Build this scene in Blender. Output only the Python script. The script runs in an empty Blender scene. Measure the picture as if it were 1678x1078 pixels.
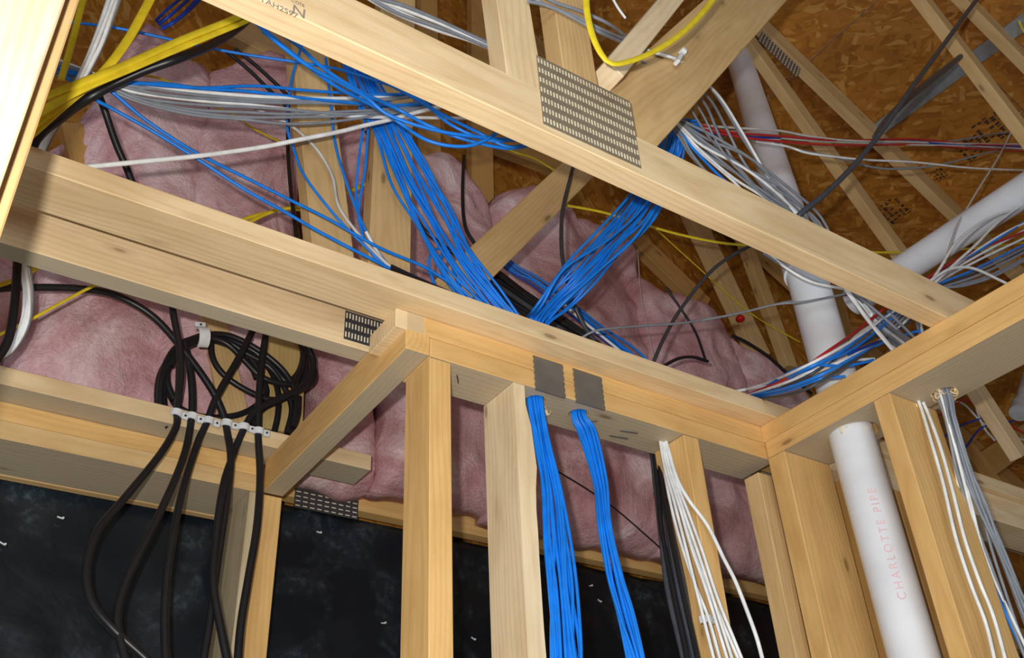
import bpy, bmesh, math, random
from mathutils import Vector, Matrix, noise, Quaternion
random.seed(7)
C = bpy.context.scene.collection
sc = bpy.context.scene
# ------------------------------------------------------------------ camera
F = 1573.34
RX = Vector((0.83396399, -0.55001355, -0.04459993))     # picture right, in the world
RD = Vector((0.28068655, 0.49240038, -0.82386706))      # picture down
RF = Vector((0.47509906, 0.67455686, 0.56502559))       # view direction
CAMZ = 1.5
cd = bpy.data.cameras.new('camera'); cam = bpy.data.objects.new('camera', cd); C.objects.link(cam)
M = Matrix.Identity(4)
for i in range(3):
    M[i][0] = RX[i]; M[i][1] = -RD[i]; M[i][2] = -RF[i]
M[2][3] = CAMZ
cam.matrix_world = M
cd.sensor_width = 36; cd.lens = F * 36 / 1678; cd.clip_start = 0.02
sc.camera = cam
# ------------------------------------------------------------------ light
w = bpy.data.worlds.new('world'); sc.world = w; w.use_nodes = True
w.node_tree.nodes['Background'].inputs[0].default_value = (0.72, 0.86, 1.0, 1)
w.node_tree.nodes['Background'].inputs[1].default_value = 0.10
fl = bpy.data.lights.new('camera_flash', 'POINT'); fl.energy = 48; fl.shadow_soft_size = 0.012
fl.color = (1.0, 0.965, 0.90)
flo = bpy.data.objects.new('camera_flash', fl); C.objects.link(flo)
flo.location = Vector((0, 0, CAMZ)) - RX * 0.045 - RD * 0.06
wl = bpy.data.lights.new('cool_fill', 'AREA'); wl.energy = 38; wl.shape = 'RECTANGLE'; wl.size = 1.6; wl.size_y = 1.3  # added cool fill lamp behind the camera, for the timber undersides
wl.color = (0.78, 0.9, 1.0)
wlo = bpy.data.objects.new('cool_fill', wl); C.objects.link(wlo)
wlo.location = (-1.6, -2.6, 1.3)
wlo.rotation_euler = (Vector((1.1, 1.2, 2.4)) - Vector(wlo.location)).to_track_quat('-Z', 'Y').to_euler()
sc.view_settings.view_transform = 'Standard'; sc.view_settings.look = 'None'
sc.view_settings.exposure = 0.70; sc.view_settings.gamma = 1.0; sc.view_settings.use_curve_mapping = False

# ------------------------------------------------------------------ helpers
def ray(x, y):
    return RX * (x - 839) + RD * (y - 539) + RF * F
def at(x, y, Y):                                        # point of a sight line on the upright plane y = Y
    d = ray(x, y); p = d * (Y / d.y); p.z += CAMZ; return p
def atz(x, y, Z):
    d = ray(x, y); p = d * ((Z - CAMZ) / d.z); p.z += CAMZ; return p
def atx(x, y, X):
    d = ray(x, y); p = d * (X / d.x); p.z += CAMZ; return p
def depth(p):
    return (Vector(p) - Vector((0, 0, CAMZ))).dot(RF)
H = CAMZ + .966      # top of the plates
B = CAMZ + .890      # underside of the plates

def tag(o, label=None, cat=None, group=None, kind=None):
    if label: o['label'] = label
    if cat: o['category'] = cat
    if group: o['group'] = group
    if kind: o['kind'] = kind
    return o
def empty(name, loc, label=None, cat=None, group=None):
    o = bpy.data.objects.new(name, None); C.objects.link(o); o.location = loc
    o.empty_display_size = .05
    bpy.context.view_layer.update()
    return tag(o, label, cat, group)
def link(name, bm, mat, parent=None, mw=None, color=None, smooth=False):
    if smooth:
        for f in bm.faces: f.smooth = len(f.verts) <= 4
        for f in bm.faces:
            if len(f.verts) > 4:
                for e in f.edges: e.smooth = False
    me = bpy.data.meshes.new(name); bm.to_mesh(me); bm.free()
    me.materials.append(mat)
    o = bpy.data.objects.new(name, me); C.objects.link(o)
    mw = mw or Matrix.Identity(4)
    if parent is not None:
        o.parent = parent
        o.matrix_parent_inverse = Matrix.Identity(4)
        o.matrix_local = pm(parent).inverted() @ mw
    else:
        o.matrix_world = mw
    o['_mw'] = [v for r in mw for v in r]
    if color: o.color = (*color, 1)
    return o
def pm(o):
    if '_mw' in o:
        v = list(o['_mw']); return Matrix([v[0:4], v[4:8], v[8:12], v[12:16]])
    return Matrix.Translation(o.location)
def frame(origin, xd, yhint):
    xd = Vector(xd).normalized(); y = Vector(yhint) - Vector(yhint).dot(xd) * xd; y.normalize()
    z = xd.cross(y); m = Matrix.Identity(4)
    for i in range(3):
        m[i][0] = xd[i]; m[i][1] = y[i]; m[i][2] = z[i]; m[i][3] = origin[i]
    return m
def boxbm(l, a, b, bev=.0016):
    bm = bmesh.new(); bmesh.ops.create_cube(bm, size=1)
    for v in bm.verts: v.co = Vector((v.co.x * l, v.co.y * a, v.co.z * b))
    if bev: bmesh.ops.bevel(bm, geom=bm.edges[:], offset=bev, segments=1, affect='EDGES')
    return bm

# ------------------------------------------------------------------ materials
def newmat(name):
    m = bpy.data.materials.new(name); m.use_nodes = True
    nt = m.node_tree; b = nt.nodes['Principled BSDF']
    return m, nt, b
def N(nt, t, **k):
    n = nt.nodes.new(t)
    for a, v in k.items(): setattr(n, a, v)
    return n
def mixc(nt, fac, a, b, mode='MIX'):
    n = N(nt, 'ShaderNodeMix', data_type='RGBA', blend_type=mode)
    for s, v in ((0, fac), (6, a), (7, b)):
        if hasattr(v, 'is_output'): nt.links.new(v, n.inputs[s])
        elif v is not None: n.inputs[s].default_value = v if s == 0 else ((*v, 1) if len(v) == 3 else v)
    return n.outputs[2]
def math_(nt, op, a, b=None, c=None):
    n = N(nt, 'ShaderNodeMath', operation=op)
    for s, v in enumerate((a, b, c)):
        if v is None: continue
        if hasattr(v, 'is_output'): nt.links.new(v, n.inputs[s])
        else: n.inputs[s].default_value = v
    return n.outputs[0]
def ramp(nt, fac, stops):
    n = N(nt, 'ShaderNodeValToRGB'); nt.links.new(fac, n.inputs[0])
    e = n.color_ramp.elements
    while len(e) < len(stops): e.new(.5)
    for i, (p, c) in enumerate(stops):
        e[i].position = p; e[i].color = (*c, 1) if len(c) == 3 else c
    return n.outputs[0]
def wood_material(name='sawn_spruce', wash=None):
    m, nt, b = newmat(name); L = nt.links
    tc = N(nt, 'ShaderNodeTexCoord'); oi = N(nt, 'ShaderNodeObjectInfo')
    off = N(nt, 'ShaderNodeVectorMath', operation='ADD')
    comb = N(nt, 'ShaderNodeCombineXYZ')
    r = math_(nt, 'MULTIPLY', oi.outputs['Random'], 37.0)
    L.new(r, comb.inputs[0])
    L.new(tc.outputs['Object'], off.inputs[0]); L.new(comb.outputs[0], off.inputs[1])
    sep = N(nt, 'ShaderNodeSeparateXYZ'); L.new(off.outputs[0], sep.inputs[0])
    # slow wander of the pith
    mp = N(nt, 'ShaderNodeMapping'); mp.inputs[3].default_value = (1.6, 5, 5); L.new(off.outputs[0], mp.inputs[0])
    n1 = N(nt, 'ShaderNodeTexNoise'); n1.inputs['Scale'].default_value = 1.0; n1.inputs['Detail'].default_value = 2; L.new(mp.outputs[0], n1.inputs[0])
    sc1 = N(nt, 'ShaderNodeSeparateColor'); L.new(n1.outputs['Color'], sc1.inputs[0])
    oy = math_(nt, 'MULTIPLY_ADD', oi.outputs['Random'], .09, -.03)
    y = math_(nt, 'ADD', math_(nt, 'ADD', sep.outputs[1], oy), math_(nt, 'MULTIPLY', sc1.outputs[0], .075))
    z = math_(nt, 'ADD', math_(nt, 'SUBTRACT', sep.outputs[2], .035), math_(nt, 'MULTIPLY', sc1.outputs[1], .075))
    rr = math_(nt, 'SQRT', math_(nt, 'ADD', math_(nt, 'MULTIPLY', y, y), math_(nt, 'MULTIPLY', z, z)))
    ring = math_(nt, 'SINE', math_(nt, 'MULTIPLY', rr, 620.0))
    ring = math_(nt, 'MULTIPLY_ADD', ring, .5, .5)
    ring = math_(nt, 'POWER', ring, 2.2)
    # fibres
    mp2 = N(nt, 'ShaderNodeMapping'); mp2.inputs[3].default_value = (9, 260, 260); L.new(off.outputs[0], mp2.inputs[0])
    n2 = N(nt, 'ShaderNodeTexNoise'); n2.inputs['Scale'].default_value = 1.0; n2.inputs['Detail'].default_value = 3; L.new(mp2.outputs[0], n2.inputs[0])
    # stains
    mp3 = N(nt, 'ShaderNodeMapping'); mp3.inputs[3].default_value = (5, 20, 20); L.new(off.outputs[0], mp3.inputs[0])
    n3 = N(nt, 'ShaderNodeTexNoise'); n3.inputs['Scale'].default_value = 1.0; n3.inputs['Detail'].default_value = 4; n3.inputs['Roughness'].default_value = .6; L.new(mp3.outputs[0], n3.inputs[0])
    base = mixc(nt, math_(nt, 'MULTIPLY', ring, .26), (1.0, .98, .95), (.80, .60, .38))
    base = mixc(nt, math_(nt, 'MULTIPLY', n2.outputs[0], .22), base, (.78, .66, .5))
    st = ramp(nt, n3.outputs[0], [(.42, (1.06, 1.05, 1.02)), (.62, (.86, .80, .70))])
    base = mixc(nt, .6, base, st, 'MULTIPLY')
    base = mixc(nt, 1.0, base, oi.outputs['Color'], 'MULTIPLY')
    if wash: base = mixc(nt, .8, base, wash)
    # knots
    mp4 = N(nt, 'ShaderNodeMapping'); mp4.inputs[3].default_value = (5.6, 17, 17); L.new(off.outputs[0], mp4.inputs[0])
    vo = N(nt, 'ShaderNodeTexVoronoi'); vo.inputs['Scale'].default_value = 1.0; L.new(mp4.outputs[0], vo.inputs[0])
    pos = math_(nt, 'ADD', vo.outputs['Distance'], math_(nt, 'MULTIPLY', n3.outputs[0], .05))
    k = ramp(nt, pos, [(.0, (1, 1, 1)), (.09, (.8, .8, .8)), (.125, (.22, .22, .22)), (.22, (0, 0, 0))])
    base = mixc(nt, math_(nt, 'MULTIPLY', k, .75), base, (.16, .075, .03))
    L.new(base, b.inputs['Base Color']); b.inputs['Roughness'].default_value = .62
    b.inputs['Specular IOR Level'].default_value = .3
    bp = N(nt, 'ShaderNodeBump'); bp.inputs['Strength'].default_value = .25; bp.inputs['Distance'].default_value = .0015
    L.new(math_(nt, 'ADD', n2.outputs[0], math_(nt, 'MULTIPLY', ring, .4)), bp.inputs['Height']); L.new(bp.outputs[0], b.inputs['Normal'])
    return m
WOOD = wood_material()
COOL_UNDER = wood_material('cool_lit_spruce', (.46, .42, .33))  # grey tint paints the cool light on downward faces into the wood
def osb_material():
    m, nt, b = newmat('strand_board'); L = nt.links
    tc = N(nt, 'ShaderNodeTexCoord')
    col = None; hs = []
    for i, (rot, s) in enumerate(((.3, (14, 50, 50)), (1.5, (12, 42, 42)), (2.4, (17, 56, 56)), (.95, (20, 70, 70)))):
        mp = N(nt, 'ShaderNodeMapping'); mp.inputs[2].default_value = (0, 0, rot); L.new(tc.outputs['Object'], mp.inputs[0])
        nz = N(nt, 'ShaderNodeTexNoise'); nz.inputs['Scale'].default_value = 7; L.new(mp.outputs[0], nz.inputs[0])
        mx = N(nt, 'ShaderNodeMix', data_type='VECTOR'); mx.inputs[0].default_value = .06
        L.new(mp.outputs[0], mx.inputs[4]); L.new(nz.outputs['Color'], mx.inputs[5])
        ms = N(nt, 'ShaderNodeMapping'); ms.inputs[3].default_value = s; L.new(mx.outputs[1], ms.inputs[0])
        vo = N(nt, 'ShaderNodeTexVoronoi'); vo.inputs['Scale'].default_value = 1.0; L.new(ms.outputs[0], vo.inputs[0])
        se = N(nt, 'ShaderNodeSeparateColor'); L.new(vo.outputs['Color'], se.inputs[0])
        c = ramp(nt, se.outputs[0], [(0, (.33, .125, .014)), (.35, (.42, .165, .018)), (.8, (.49, .21, .03)), (1, (.62, .33, .09))])
        hs.append(se.outputs[1])
        if col is None: col = c
        else:
            f = N(nt, 'ShaderNodeMath', operation='GREATER_THAN'); L.new(se.outputs[2], f.inputs[0]); f.inputs[1].default_value = .5
            col = mixc(nt, f.outputs[0], col, c)
    n = N(nt, 'ShaderNodeTexNoise'); n.inputs['Scale'].default_value = 2.2; n.inputs['Detail'].default_value = 3; L.new(tc.outputs['Object'], n.inputs[0])
    col = mixc(nt, .7, col, ramp(nt, n.outputs[0], [(.35, (.7, .62, .5)), (.65, (1.2, 1.15, 1.0))]), 'MULTIPLY')
    L.new(col, b.inputs['Base Color']); b.inputs['Roughness'].default_value = .5
    bp = N(nt, 'ShaderNodeBump'); bp.inputs['Strength'].default_value = .5; bp.inputs['Distance'].default_value = .004
    L.new(math_(nt, 'ADD', hs[0], hs[2]), bp.inputs['Height']); L.new(bp.outputs[0], b.inputs['Normal'])
    return m
OSB = osb_material()
def simple(name, col, rough=.45, metal=0, spec=.5, bump=None):
    m, nt, b = newmat(name)
    b.inputs['Base Color'].default_value = (*col, 1); b.inputs['Roughness'].default_value = rough
    b.inputs['Metallic'].default_value = metal; b.inputs['Specular IOR Level'].default_value = spec
    tc = N(nt, 'ShaderNodeTexCoord'); n = N(nt, 'ShaderNodeTexNoise'); n.inputs['Scale'].default_value = bump or 40
    n.inputs['Detail'].default_value = 3
    nt.links.new(tc.outputs['Object'], n.inputs[0])
    c = mixc(nt, 1.0, col, ramp(nt, n.outputs[0], [(.3, (.86, .86, .86)), (.7, (1.1, 1.1, 1.1))]), 'MULTIPLY')
    nt.links.new(c, b.inputs['Base Color'])
    return m
CAB = {
 'blue': simple('blue_vinyl', (.006, .225, .86), .42), 'navy': simple('deep_blue_vinyl', (.006, .05, .42), .42),
 'white': simple('white_vinyl', (.90, .92, .93), .42), 'grey': simple('grey_vinyl', (.26, .285, .33), .42),
 'cream': simple('off_white_vinyl', (.62, .60, .56), .45), 'yellow': simple('yellow_vinyl', (.88, .68, .03), .42),
 'black': simple('black_rubber', (.013, .013, .016), .38), 'dark': simple('charcoal_vinyl', (.055, .062, .075), .45),
 'red': simple('red_vinyl', (.52, .02, .025), .42),
}
PVC = simple('white_pvc', (.84, .87, .93), .28, bump=6)
GREYPVC = simple('grey_pvc', (.42, .43, .45), .35)
CLIP = simple('white_nylon', (.80, .83, .86), .4)
STEEL = simple('galvanised_steel', (.50, .47, .37), .45, metal=.7, bump=25)
DARKSTEEL = simple('dull_steel', (.20, .185, .165), .5, metal=.35, bump=30)
ZINCBRIGHT = simple('zinc_sheet', (.45, .52, .58), .3, metal=.6)
ZINC = simple('blackened_steel', (.10, .10, .11), .45, metal=.6, bump=60)
SLOT = simple('pressed_tooth_wood', (.85, .75, .55), .6)
INK = simple('grey_stamp_ink', (.30, .24, .2), .7)
BINK = simple('dark_stamp_ink', (.05, .025, .015), .7)
PINK = simple('pink_print_ink', (.88, .56, .60), .5)
SHAV = simple('fresh_wood_shaving', (.95, .72, .42), .6)
CONC = simple('bare_subfloor', (.42, .36, .28), .8, bump=5)
def pink_material():
    m, nt, b = newmat('pink_fibreglass'); L = nt.links
    tc = N(nt, 'ShaderNodeTexCoord')
    n1 = N(nt, 'ShaderNodeTexNoise'); n1.inputs['Scale'].default_value = 5; n1.inputs['Detail'].default_value = 6; n1.inputs['Roughness'].default_value = .62; n1.inputs['Distortion'].default_value = 1.0
    n2 = N(nt, 'ShaderNodeTexNoise'); n2.inputs['Scale'].default_value = 55; n2.inputs['Detail'].default_value = 5; n2.inputs['Distortion'].default_value = 2.5
    L.new(tc.outputs['Object'], n1.inputs[0]); L.new(tc.outputs['Object'], n2.inputs[0])
    c = ramp(nt, n1.outputs[0], [(.30, (.50, .23, .25)), (.5, (.72, .44, .47)), (.68, (.92, .72, .75))])
    c = mixc(nt, .6, c, ramp(nt, n2.outputs[0], [(.3, (.80, .76, .76)), (.7, (1.14, 1.12, 1.12))]), 'MULTIPLY')
    L.new(c, b.inputs['Base Color']); b.inputs['Roughness'].default_value = .95; b.inputs['Specular IOR Level'].default_value = .1
    bp = N(nt, 'ShaderNodeBump'); bp.inputs['Strength'].default_value = .7; bp.inputs['Distance'].default_value = .012
    L.new(math_(nt, 'ADD', math_(nt, 'MULTIPLY', n1.outputs[0], 2.0), math_(nt, 'MULTIPLY', n2.outputs[0], .45)), bp.inputs['Height']); L.new(bp.outputs[0], b.inputs['Normal'])
    return m
FIB = pink_material()
def poly_material():
    m, nt, b = newmat('black_polythene'); L = nt.links
    tc = N(nt, 'ShaderNodeTexCoord')
    n1 = N(nt, 'ShaderNodeTexNoise'); n1.inputs['Scale'].default_value = 5; n1.inputs['Detail'].default_value = 5; n1.inputs['Distortion'].default_value = .8
    n2 = N(nt, 'ShaderNodeTexNoise'); n2.inputs['Scale'].default_value = 38; n2.inputs['Detail'].default_value = 5; n2.inputs['Roughness'].default_value = .7
    L.new(tc.outputs['Object'], n1.inputs[0]); L.new(tc.outputs['Object'], n2.inputs[0])
    dust_sheen = math_(nt, 'MULTIPLY', ramp(nt, n1.outputs[0], [(.50, (0, 0, 0)), (.72, (1, 1, 1))]), ramp(nt, n2.outputs[0], [(.5, (.15, .15, .15)), (.72, (1, 1, 1))]))
    c = mixc(nt, math_(nt, 'MULTIPLY', dust_sheen, .6), (.005, .009, .014), (.16, .23, .27))  # dusty marks, tinted bluish to paint in the sheen of the wrinkles
    L.new(c, b.inputs['Base Color']); b.inputs['Roughness'].default_value = .34
    bp = N(nt, 'ShaderNodeBump'); bp.inputs['Strength'].default_value = .5; bp.inputs['Distance'].default_value = .01
    L.new(n1.outputs[0], bp.inputs['Height']); L.new(bp.outputs[0], b.inputs['Normal'])
    return m
POLY = poly_material()

# wood tints
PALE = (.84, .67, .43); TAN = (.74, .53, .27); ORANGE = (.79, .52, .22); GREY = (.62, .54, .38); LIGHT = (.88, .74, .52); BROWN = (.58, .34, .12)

def timber(name, p0, p1, wdir, wid, thk, tint, parent=None, label=None, cat='timber', group=None, bev=.0016):
    """wid along wdir, thk across; grain runs p0 -> p1"""
    p0 = Vector(p0); p1 = Vector(p1)
    bm = boxbm((p1 - p0).length, wid, thk, bev)
    o = link(name, bm, WOOD, parent, frame((p0 + p1) / 2, p1 - p0, wdir), tint)
    if parent is None: tag(o, label, cat, group)
    elif label: o['label'] = label
    return o
def abox(name, x0, x1, y0, y1, z0, z1, ax, tint, parent=None, label=None, cat='timber', group=None):
    c = Vector(((x0 + x1) / 2, (y0 + y1) / 2, (z0 + z1) / 2))
    d = {'X': Vector((1, 0, 0)), 'Y': Vector((0, 1, 0)), 'Z': Vector((0, 0, 1))}[ax]
    ln = {'X': x1 - x0, 'Y': y1 - y0, 'Z': z1 - z0}[ax]
    if ax == 'X': wd, a, t = (0, 1, 0), y1 - y0, z1 - z0
    elif ax == 'Y': wd, a, t = (1, 0, 0), x1 - x0, z1 - z0
    else: wd, a, t = (1, 0, 0), x1 - x0, y1 - y0
    return timber(name, c - d * ln / 2, c + d * ln / 2, wd, a, t, tint, parent, label, cat, group)
def web(name, a, b_, Yf, wid, tint, parent, thk=.038, label=None):
    """a member lying in an upright plane y = Yf (front face), given by two points of its front centre line"""
    p0 = at(*a, Yf); p1 = at(*b_, Yf); d = (p1 - p0).normalized(); wdir = Vector((-d.z, 0, d.x))
    off = Vector((0, thk / 2, 0))
    return timber(name, p0 + off, p1 + off, wdir, wid, thk, tint, parent, label)
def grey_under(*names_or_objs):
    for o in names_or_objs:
        me = o.data; me.materials.append(COOL_UNDER); mw = pm(o).to_3x3()
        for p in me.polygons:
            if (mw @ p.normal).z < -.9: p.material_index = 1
def bore(o, spots, r, z0, z1):
    for (x, y) in spots:
        bm = bmesh.new(); bmesh.ops.create_cone(bm, cap_ends=True, segments=20, radius1=r, radius2=r, depth=z1 - z0)
        me = bpy.data.meshes.new('bore'); bm.to_mesh(me); bm.free()
        c = bpy.data.objects.new('bore', me); C.objects.link(c); c.location = (x, y, (z0 + z1) / 2)
        md = o.modifiers.new('b', 'BOOLEAN'); md.object = c; md.operation = 'DIFFERENCE'; md.solver = 'EXACT'
        dg = bpy.context.evaluated_depsgraph_get(); dg.update()
        nm = bpy.data.meshes.new_from_object(o.evaluated_get(dg))
        o.modifiers.clear(); o.data = nm
        bpy.data.objects.remove(c)

# ------------------------------------------------------------------ setting: floor, gable wall, roof deck
def slab(name, x0, x1, y0, y1, z0, z1, mat, parent=None):
    bm = boxbm(x1 - x0, y1 - y0, z1 - z0, 0)
    return link(name, bm, mat, parent, Matrix.Translation(((x0 + x1) / 2, (y0 + y1) / 2, (z0 + z1) / 2)))
tag(slab('floor', -3.2, 7, -3.2, 2.3, -.04, 0, CONC), kind='structure')
RS = .55; RZ0 = CAMZ + 4.19                              # underside of the deck: z = RZ0 - RS*x
def roofz(x): return RZ0 - RS * x
ceil = empty('ceiling', (2, 0, roofz(2))); tag(ceil, kind='structure')
ang = math.atan(RS); du = Vector((math.cos(ang), 0, -math.sin(ang))); nu = Vector((math.sin(ang), 0, math.cos(ang)))
r0 = Vector((-.8, 0, roofz(-.8)))
np_ = 0
for i in range(6):
    for j in range(3):
        y1 = 2.16 - j * 2.44 + (1.22 if i % 2 else 0); y0 = y1 - 2.437; y1 = min(y1, 2.16)
        s0 = i * 1.22; s1 = s0 + 1.217
        bm = boxbm(s1 - s0, y1 - y0, .012, 0)
        c = r0 + du * ((s0 + s1) / 2) + nu * .006 + Vector((0, (y0 + y1) / 2, 0))
        link('deck_panel', bm, OSB, ceil, frame(c, du, (0, 1, 0)))
d2 = Vector((-du.x, 0, du.z)); n2 = Vector((-nu.x, 0, nu.z))
for i in range(3):
    for j in range(2):
        y1 = 2.16 - j * 2.44; bm = boxbm(1.217, 2.437, .012, 0)
        c = r0 + d2 * (i * 1.22 + .61) + n2 * .006 + Vector((0, y1 - 1.22, 0))
        link('deck_panel', bm, OSB, ceil, frame(c, d2, (0, 1, 0)))
wb = empty('wall_back', (2, 2.12, H)); tag(wb, kind='structure')
for i in range(8):
    x0 = -3.0 + i * 1.22; x1 = x0 + 1.217
    def top(x): return min(roofz(x), r0.z + RS * (x + .8)) if x < -.8 else roofz(x)
    bm = bmesh.new(); vs = []
    za, zb = top(x0), top(x1)
    pts = [(x0, 0), (x1, 0), (x1, zb), (x0, za)]
    f = [bm.verts.new((x, z, .006)) for x, z in pts]; g = [bm.verts.new((x, z, -.006)) for x, z in pts]
    bm.faces.new(f); bm.faces.new(g[::-1])
    for k in range(4): bm.faces.new((f[k], g[k], g[(k + 1) % 4], f[(k + 1) % 4]))
    bmesh.ops.recalc_face_normals(bm, faces=bm.faces)
    mw = Matrix(((1, 0, 0, 0), (0, 0, 1, 2.13), (0, 1, 0, 0), (0, 0, 0, 1)))
    link('sheathing_panel', bm, OSB, wb, mw)

# vapour barrier
bm = bmesh.new(); nx, nz = 260, 120
g = {}
for i in range(nx + 1):
    for j in range(nz + 1):
        x = -1.2 + 5.0 * i / nx; z = .02 + (CAMZ + .972 - .02) * j / nz
        v = Vector((x * 2.2, z * 1.6, 0))
        y = 2.045 + .012 * noise.noise(v) + .010 * abs(noise.noise(v * 3.3)) + .006 * abs(noise.noise(v * 9))
        g[i, j] = bm.verts.new((x, y, z))
for i in range(nx):
    for j in range(nz): bm.faces.new((g[i, j], g[i + 1, j], g[i + 1, j + 1], g[i, j + 1]))
vb = link('vapour_barrier', bm, POLY, smooth=True)
sm = vb.modifiers.new('s', 'SOLIDIFY'); sm.thickness = .0006
tag(vb, 'black plastic vapour barrier sheet stapled over the outer wall', 'plastic sheet')
STAPLE = simple('bright_staple', (.95, .97, 1), .3, metal=.2)
for (x, y) in ((98, 848), (3, 890), (968, 960), (775, 1046), (628, 1021), (522, 872), (982, 984), (1108, 1025), (1265, 975)):
    p = at(x, y, 2.034)
    bm = boxbm(.011, .003, .0022, 0); q = random.uniform(-.6, .6)
    bmesh.ops.create_cube(bm, size=.004, matrix=Matrix.Translation((.006, .001, .002)))
    link('staple', bm, STAPLE, vb, frame(p, (math.cos(q), 0, math.sin(q)), (0, 1, 0)))

# ------------------------------------------------------------------ insulation batts
def batt(label, tops, bot, Yf, thk=.11, seed=0, bulge=.05, x0=None, x1=None, amp=.03, name='insulation_batt'):
    Yf += .012; P = [at(x, y, Yf) for x, y in tops]
    P = sorted([(p.x, p.z) for p in P])
    Bt = sorted([(at(x, y, Yf).x, at(x, y, Yf).z) for x, y in bot]) if isinstance(bot, list) else [(-9, bot), (9, bot)]
    def interp(T, x):
        if x <= T[0][0]: return T[0][1]
        for (a, za), (b, zb) in zip(T, T[1:]):
            if x <= b: return za + (zb - za) * (x - a) / max(b - a, 1e-6)
        return T[-1][1]
    xa = x0 if x0 is not None else P[0][0]; xb = x1 if x1 is not None else P[-1][0]
    xa -= .014; xb += .014
    nu_ = max(16, int((xb - xa) / .02)); nv = 56
    bm = bmesh.new(); A = {}; Bk = {}
    for i in range(nu_ + 1):
        u = i / nu_; x = xa + (xb - xa) * u
        zt = interp(P, x); zb_ = interp(Bt, x)
        zt += .02 * noise.noise(Vector((x * 14, seed, 0))); zb_ += .018 * noise.noise(Vector((x * 11, seed + 5, 0)))
        for j in range(nv + 1):
            v = j / nv; z = zb_ + (zt - zb_) * v
            e = min(u, 1 - u) * (xb - xa); e2 = min(v, 1 - v) * (zt - zb_)
            rnd = 1 - math.exp(-min(e * 2.2, e2) / .03)
            q = Vector((x * 3, z * 3, seed * 3.1))
            d = amp * noise.noise(q) + amp * .55 * (1 - 2 * abs(noise.noise(q * 2.3))) + amp * .3 * noise.noise(q * 6) + amp * .14 * noise.noise(q * 17)
            wob = .016 * noise.noise(Vector((seed, z * 9, u * 3)))
            A[i, j] = bm.verts.new((x + wob, Yf + thk * .5 - rnd * (thk * .5 + bulge * (1 - (2 * u - 1) ** 2) * .4) - d * rnd, z))
            Bk[i, j] = bm.verts.new((x + wob, Yf + thk, z))
    for i in range(nu_):
        for j in range(nv):
            bm.faces.new((A[i, j], A[i + 1, j], A[i + 1, j + 1], A[i, j + 1]))
            bm.faces.new((Bk[i, j], Bk[i, j + 1], Bk[i + 1, j + 1], Bk[i + 1, j]))
    for i in range(nu_):
        for j in (0, nv):
            q = (A[i, j], Bk[i, j], Bk[i + 1, j], A[i + 1, j]); bm.faces.new(q if j == 0 else q[::-1])
    for j in range(nv):
        for i in (0, nu_):
            q = (A[i, j], A[i, j + 1], Bk[i, j + 1], Bk[i, j]); bm.faces.new(q if i == 0 else q[::-1])
    o = link(name, bm, FIB, smooth=True)
    return tag(o, label, 'insulation', 'pink batts along the gable wall')
BZ = CAMZ + 1.03
batt('pink fibreglass batt with a rounded peak behind the crossing yellow and black cables', [(128, 215), (165, 150), (190, 62), (235, 28), (270, 45), (292, 78), (345, 100), (352, 300)], BZ - .02, 1.90, seed=1)
batt('pink fibreglass batt with a level top left of the upright truss webs', [(352, 100), (400, 84), (440, 78), (472, 88), (478, 110), (494, 300)], BZ - .02, 1.885, seed=2)
batt('pink fibreglass batt filling the recess at the far left below the beam', [(-60, 330), (60, 260), (128, 200)], BZ - .04, 1.90, seed=3, x0=-.45)
batt('narrow pink fibreglass batt between the two upright truss webs', [(560, 200), (600, 190), (640, 185)], BZ - .03, 1.90, seed=4)
batt('pink fibreglass batt with a sloping shoulder right of the upright truss webs', [(655, 215), (700, 238), (745, 236), (770, 270), (795, 310), (808, 345), (812, 420)], BZ - .02, 1.87, seed=5)
batt('pink fibreglass batt with a domed top behind the diagonal truss web', [(806, 330), (822, 306), (850, 296), (885, 298), (925, 322), (940, 345), (1000, 355), (1030, 378), (1044, 400)], BZ - .03, 1.88, seed=6)
batt('pink fibreglass batt behind the blue cable fan on the middle of the gable wall', [(1040, 440), (1082, 462), (1120, 478), (1150, 484), (1180, 500), (1205, 540)], BZ - .03, 1.86, seed=7)
batt('pink fibreglass batt sloping down behind the white pipe', [(1200, 540), (1225, 558), (1270, 580), (1300, 612), (1330, 650), (1420, 720)], BZ - .035, 1.85, seed=8)

# timber laid against the gable wall, seen where the batts leave gaps
def plain(name, a, b_, Y, wid, tint, label, thk=.038, cat='timber', group=None):
    p0 = at(*a, Y); p1 = at(*b_, Y); d = (p1 - p0).normalized(); off = Vector((0, thk / 2, 0))
    return timber(name, p0 + off, p1 + off, Vector((-d.z, 0, d.x)), wid, thk, tint, None, label, cat, group)
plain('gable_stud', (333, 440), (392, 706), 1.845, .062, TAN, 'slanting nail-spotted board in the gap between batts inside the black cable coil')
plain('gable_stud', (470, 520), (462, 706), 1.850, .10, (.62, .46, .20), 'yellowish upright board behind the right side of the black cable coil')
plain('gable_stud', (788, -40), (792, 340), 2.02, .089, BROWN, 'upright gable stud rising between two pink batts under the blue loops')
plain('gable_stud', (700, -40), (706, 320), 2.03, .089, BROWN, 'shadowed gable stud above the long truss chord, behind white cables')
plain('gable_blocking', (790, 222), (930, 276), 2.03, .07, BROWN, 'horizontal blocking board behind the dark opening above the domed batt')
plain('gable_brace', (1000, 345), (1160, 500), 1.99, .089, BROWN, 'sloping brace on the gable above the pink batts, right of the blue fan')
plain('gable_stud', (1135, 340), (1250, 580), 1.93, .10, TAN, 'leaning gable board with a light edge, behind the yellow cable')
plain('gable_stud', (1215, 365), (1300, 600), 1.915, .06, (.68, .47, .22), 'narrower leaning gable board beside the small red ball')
plain('gable_stud', (1372, 470), (1410, 640), 1.95, .07, BROWN, 'brown gable stud just right of the white pipe')
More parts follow.
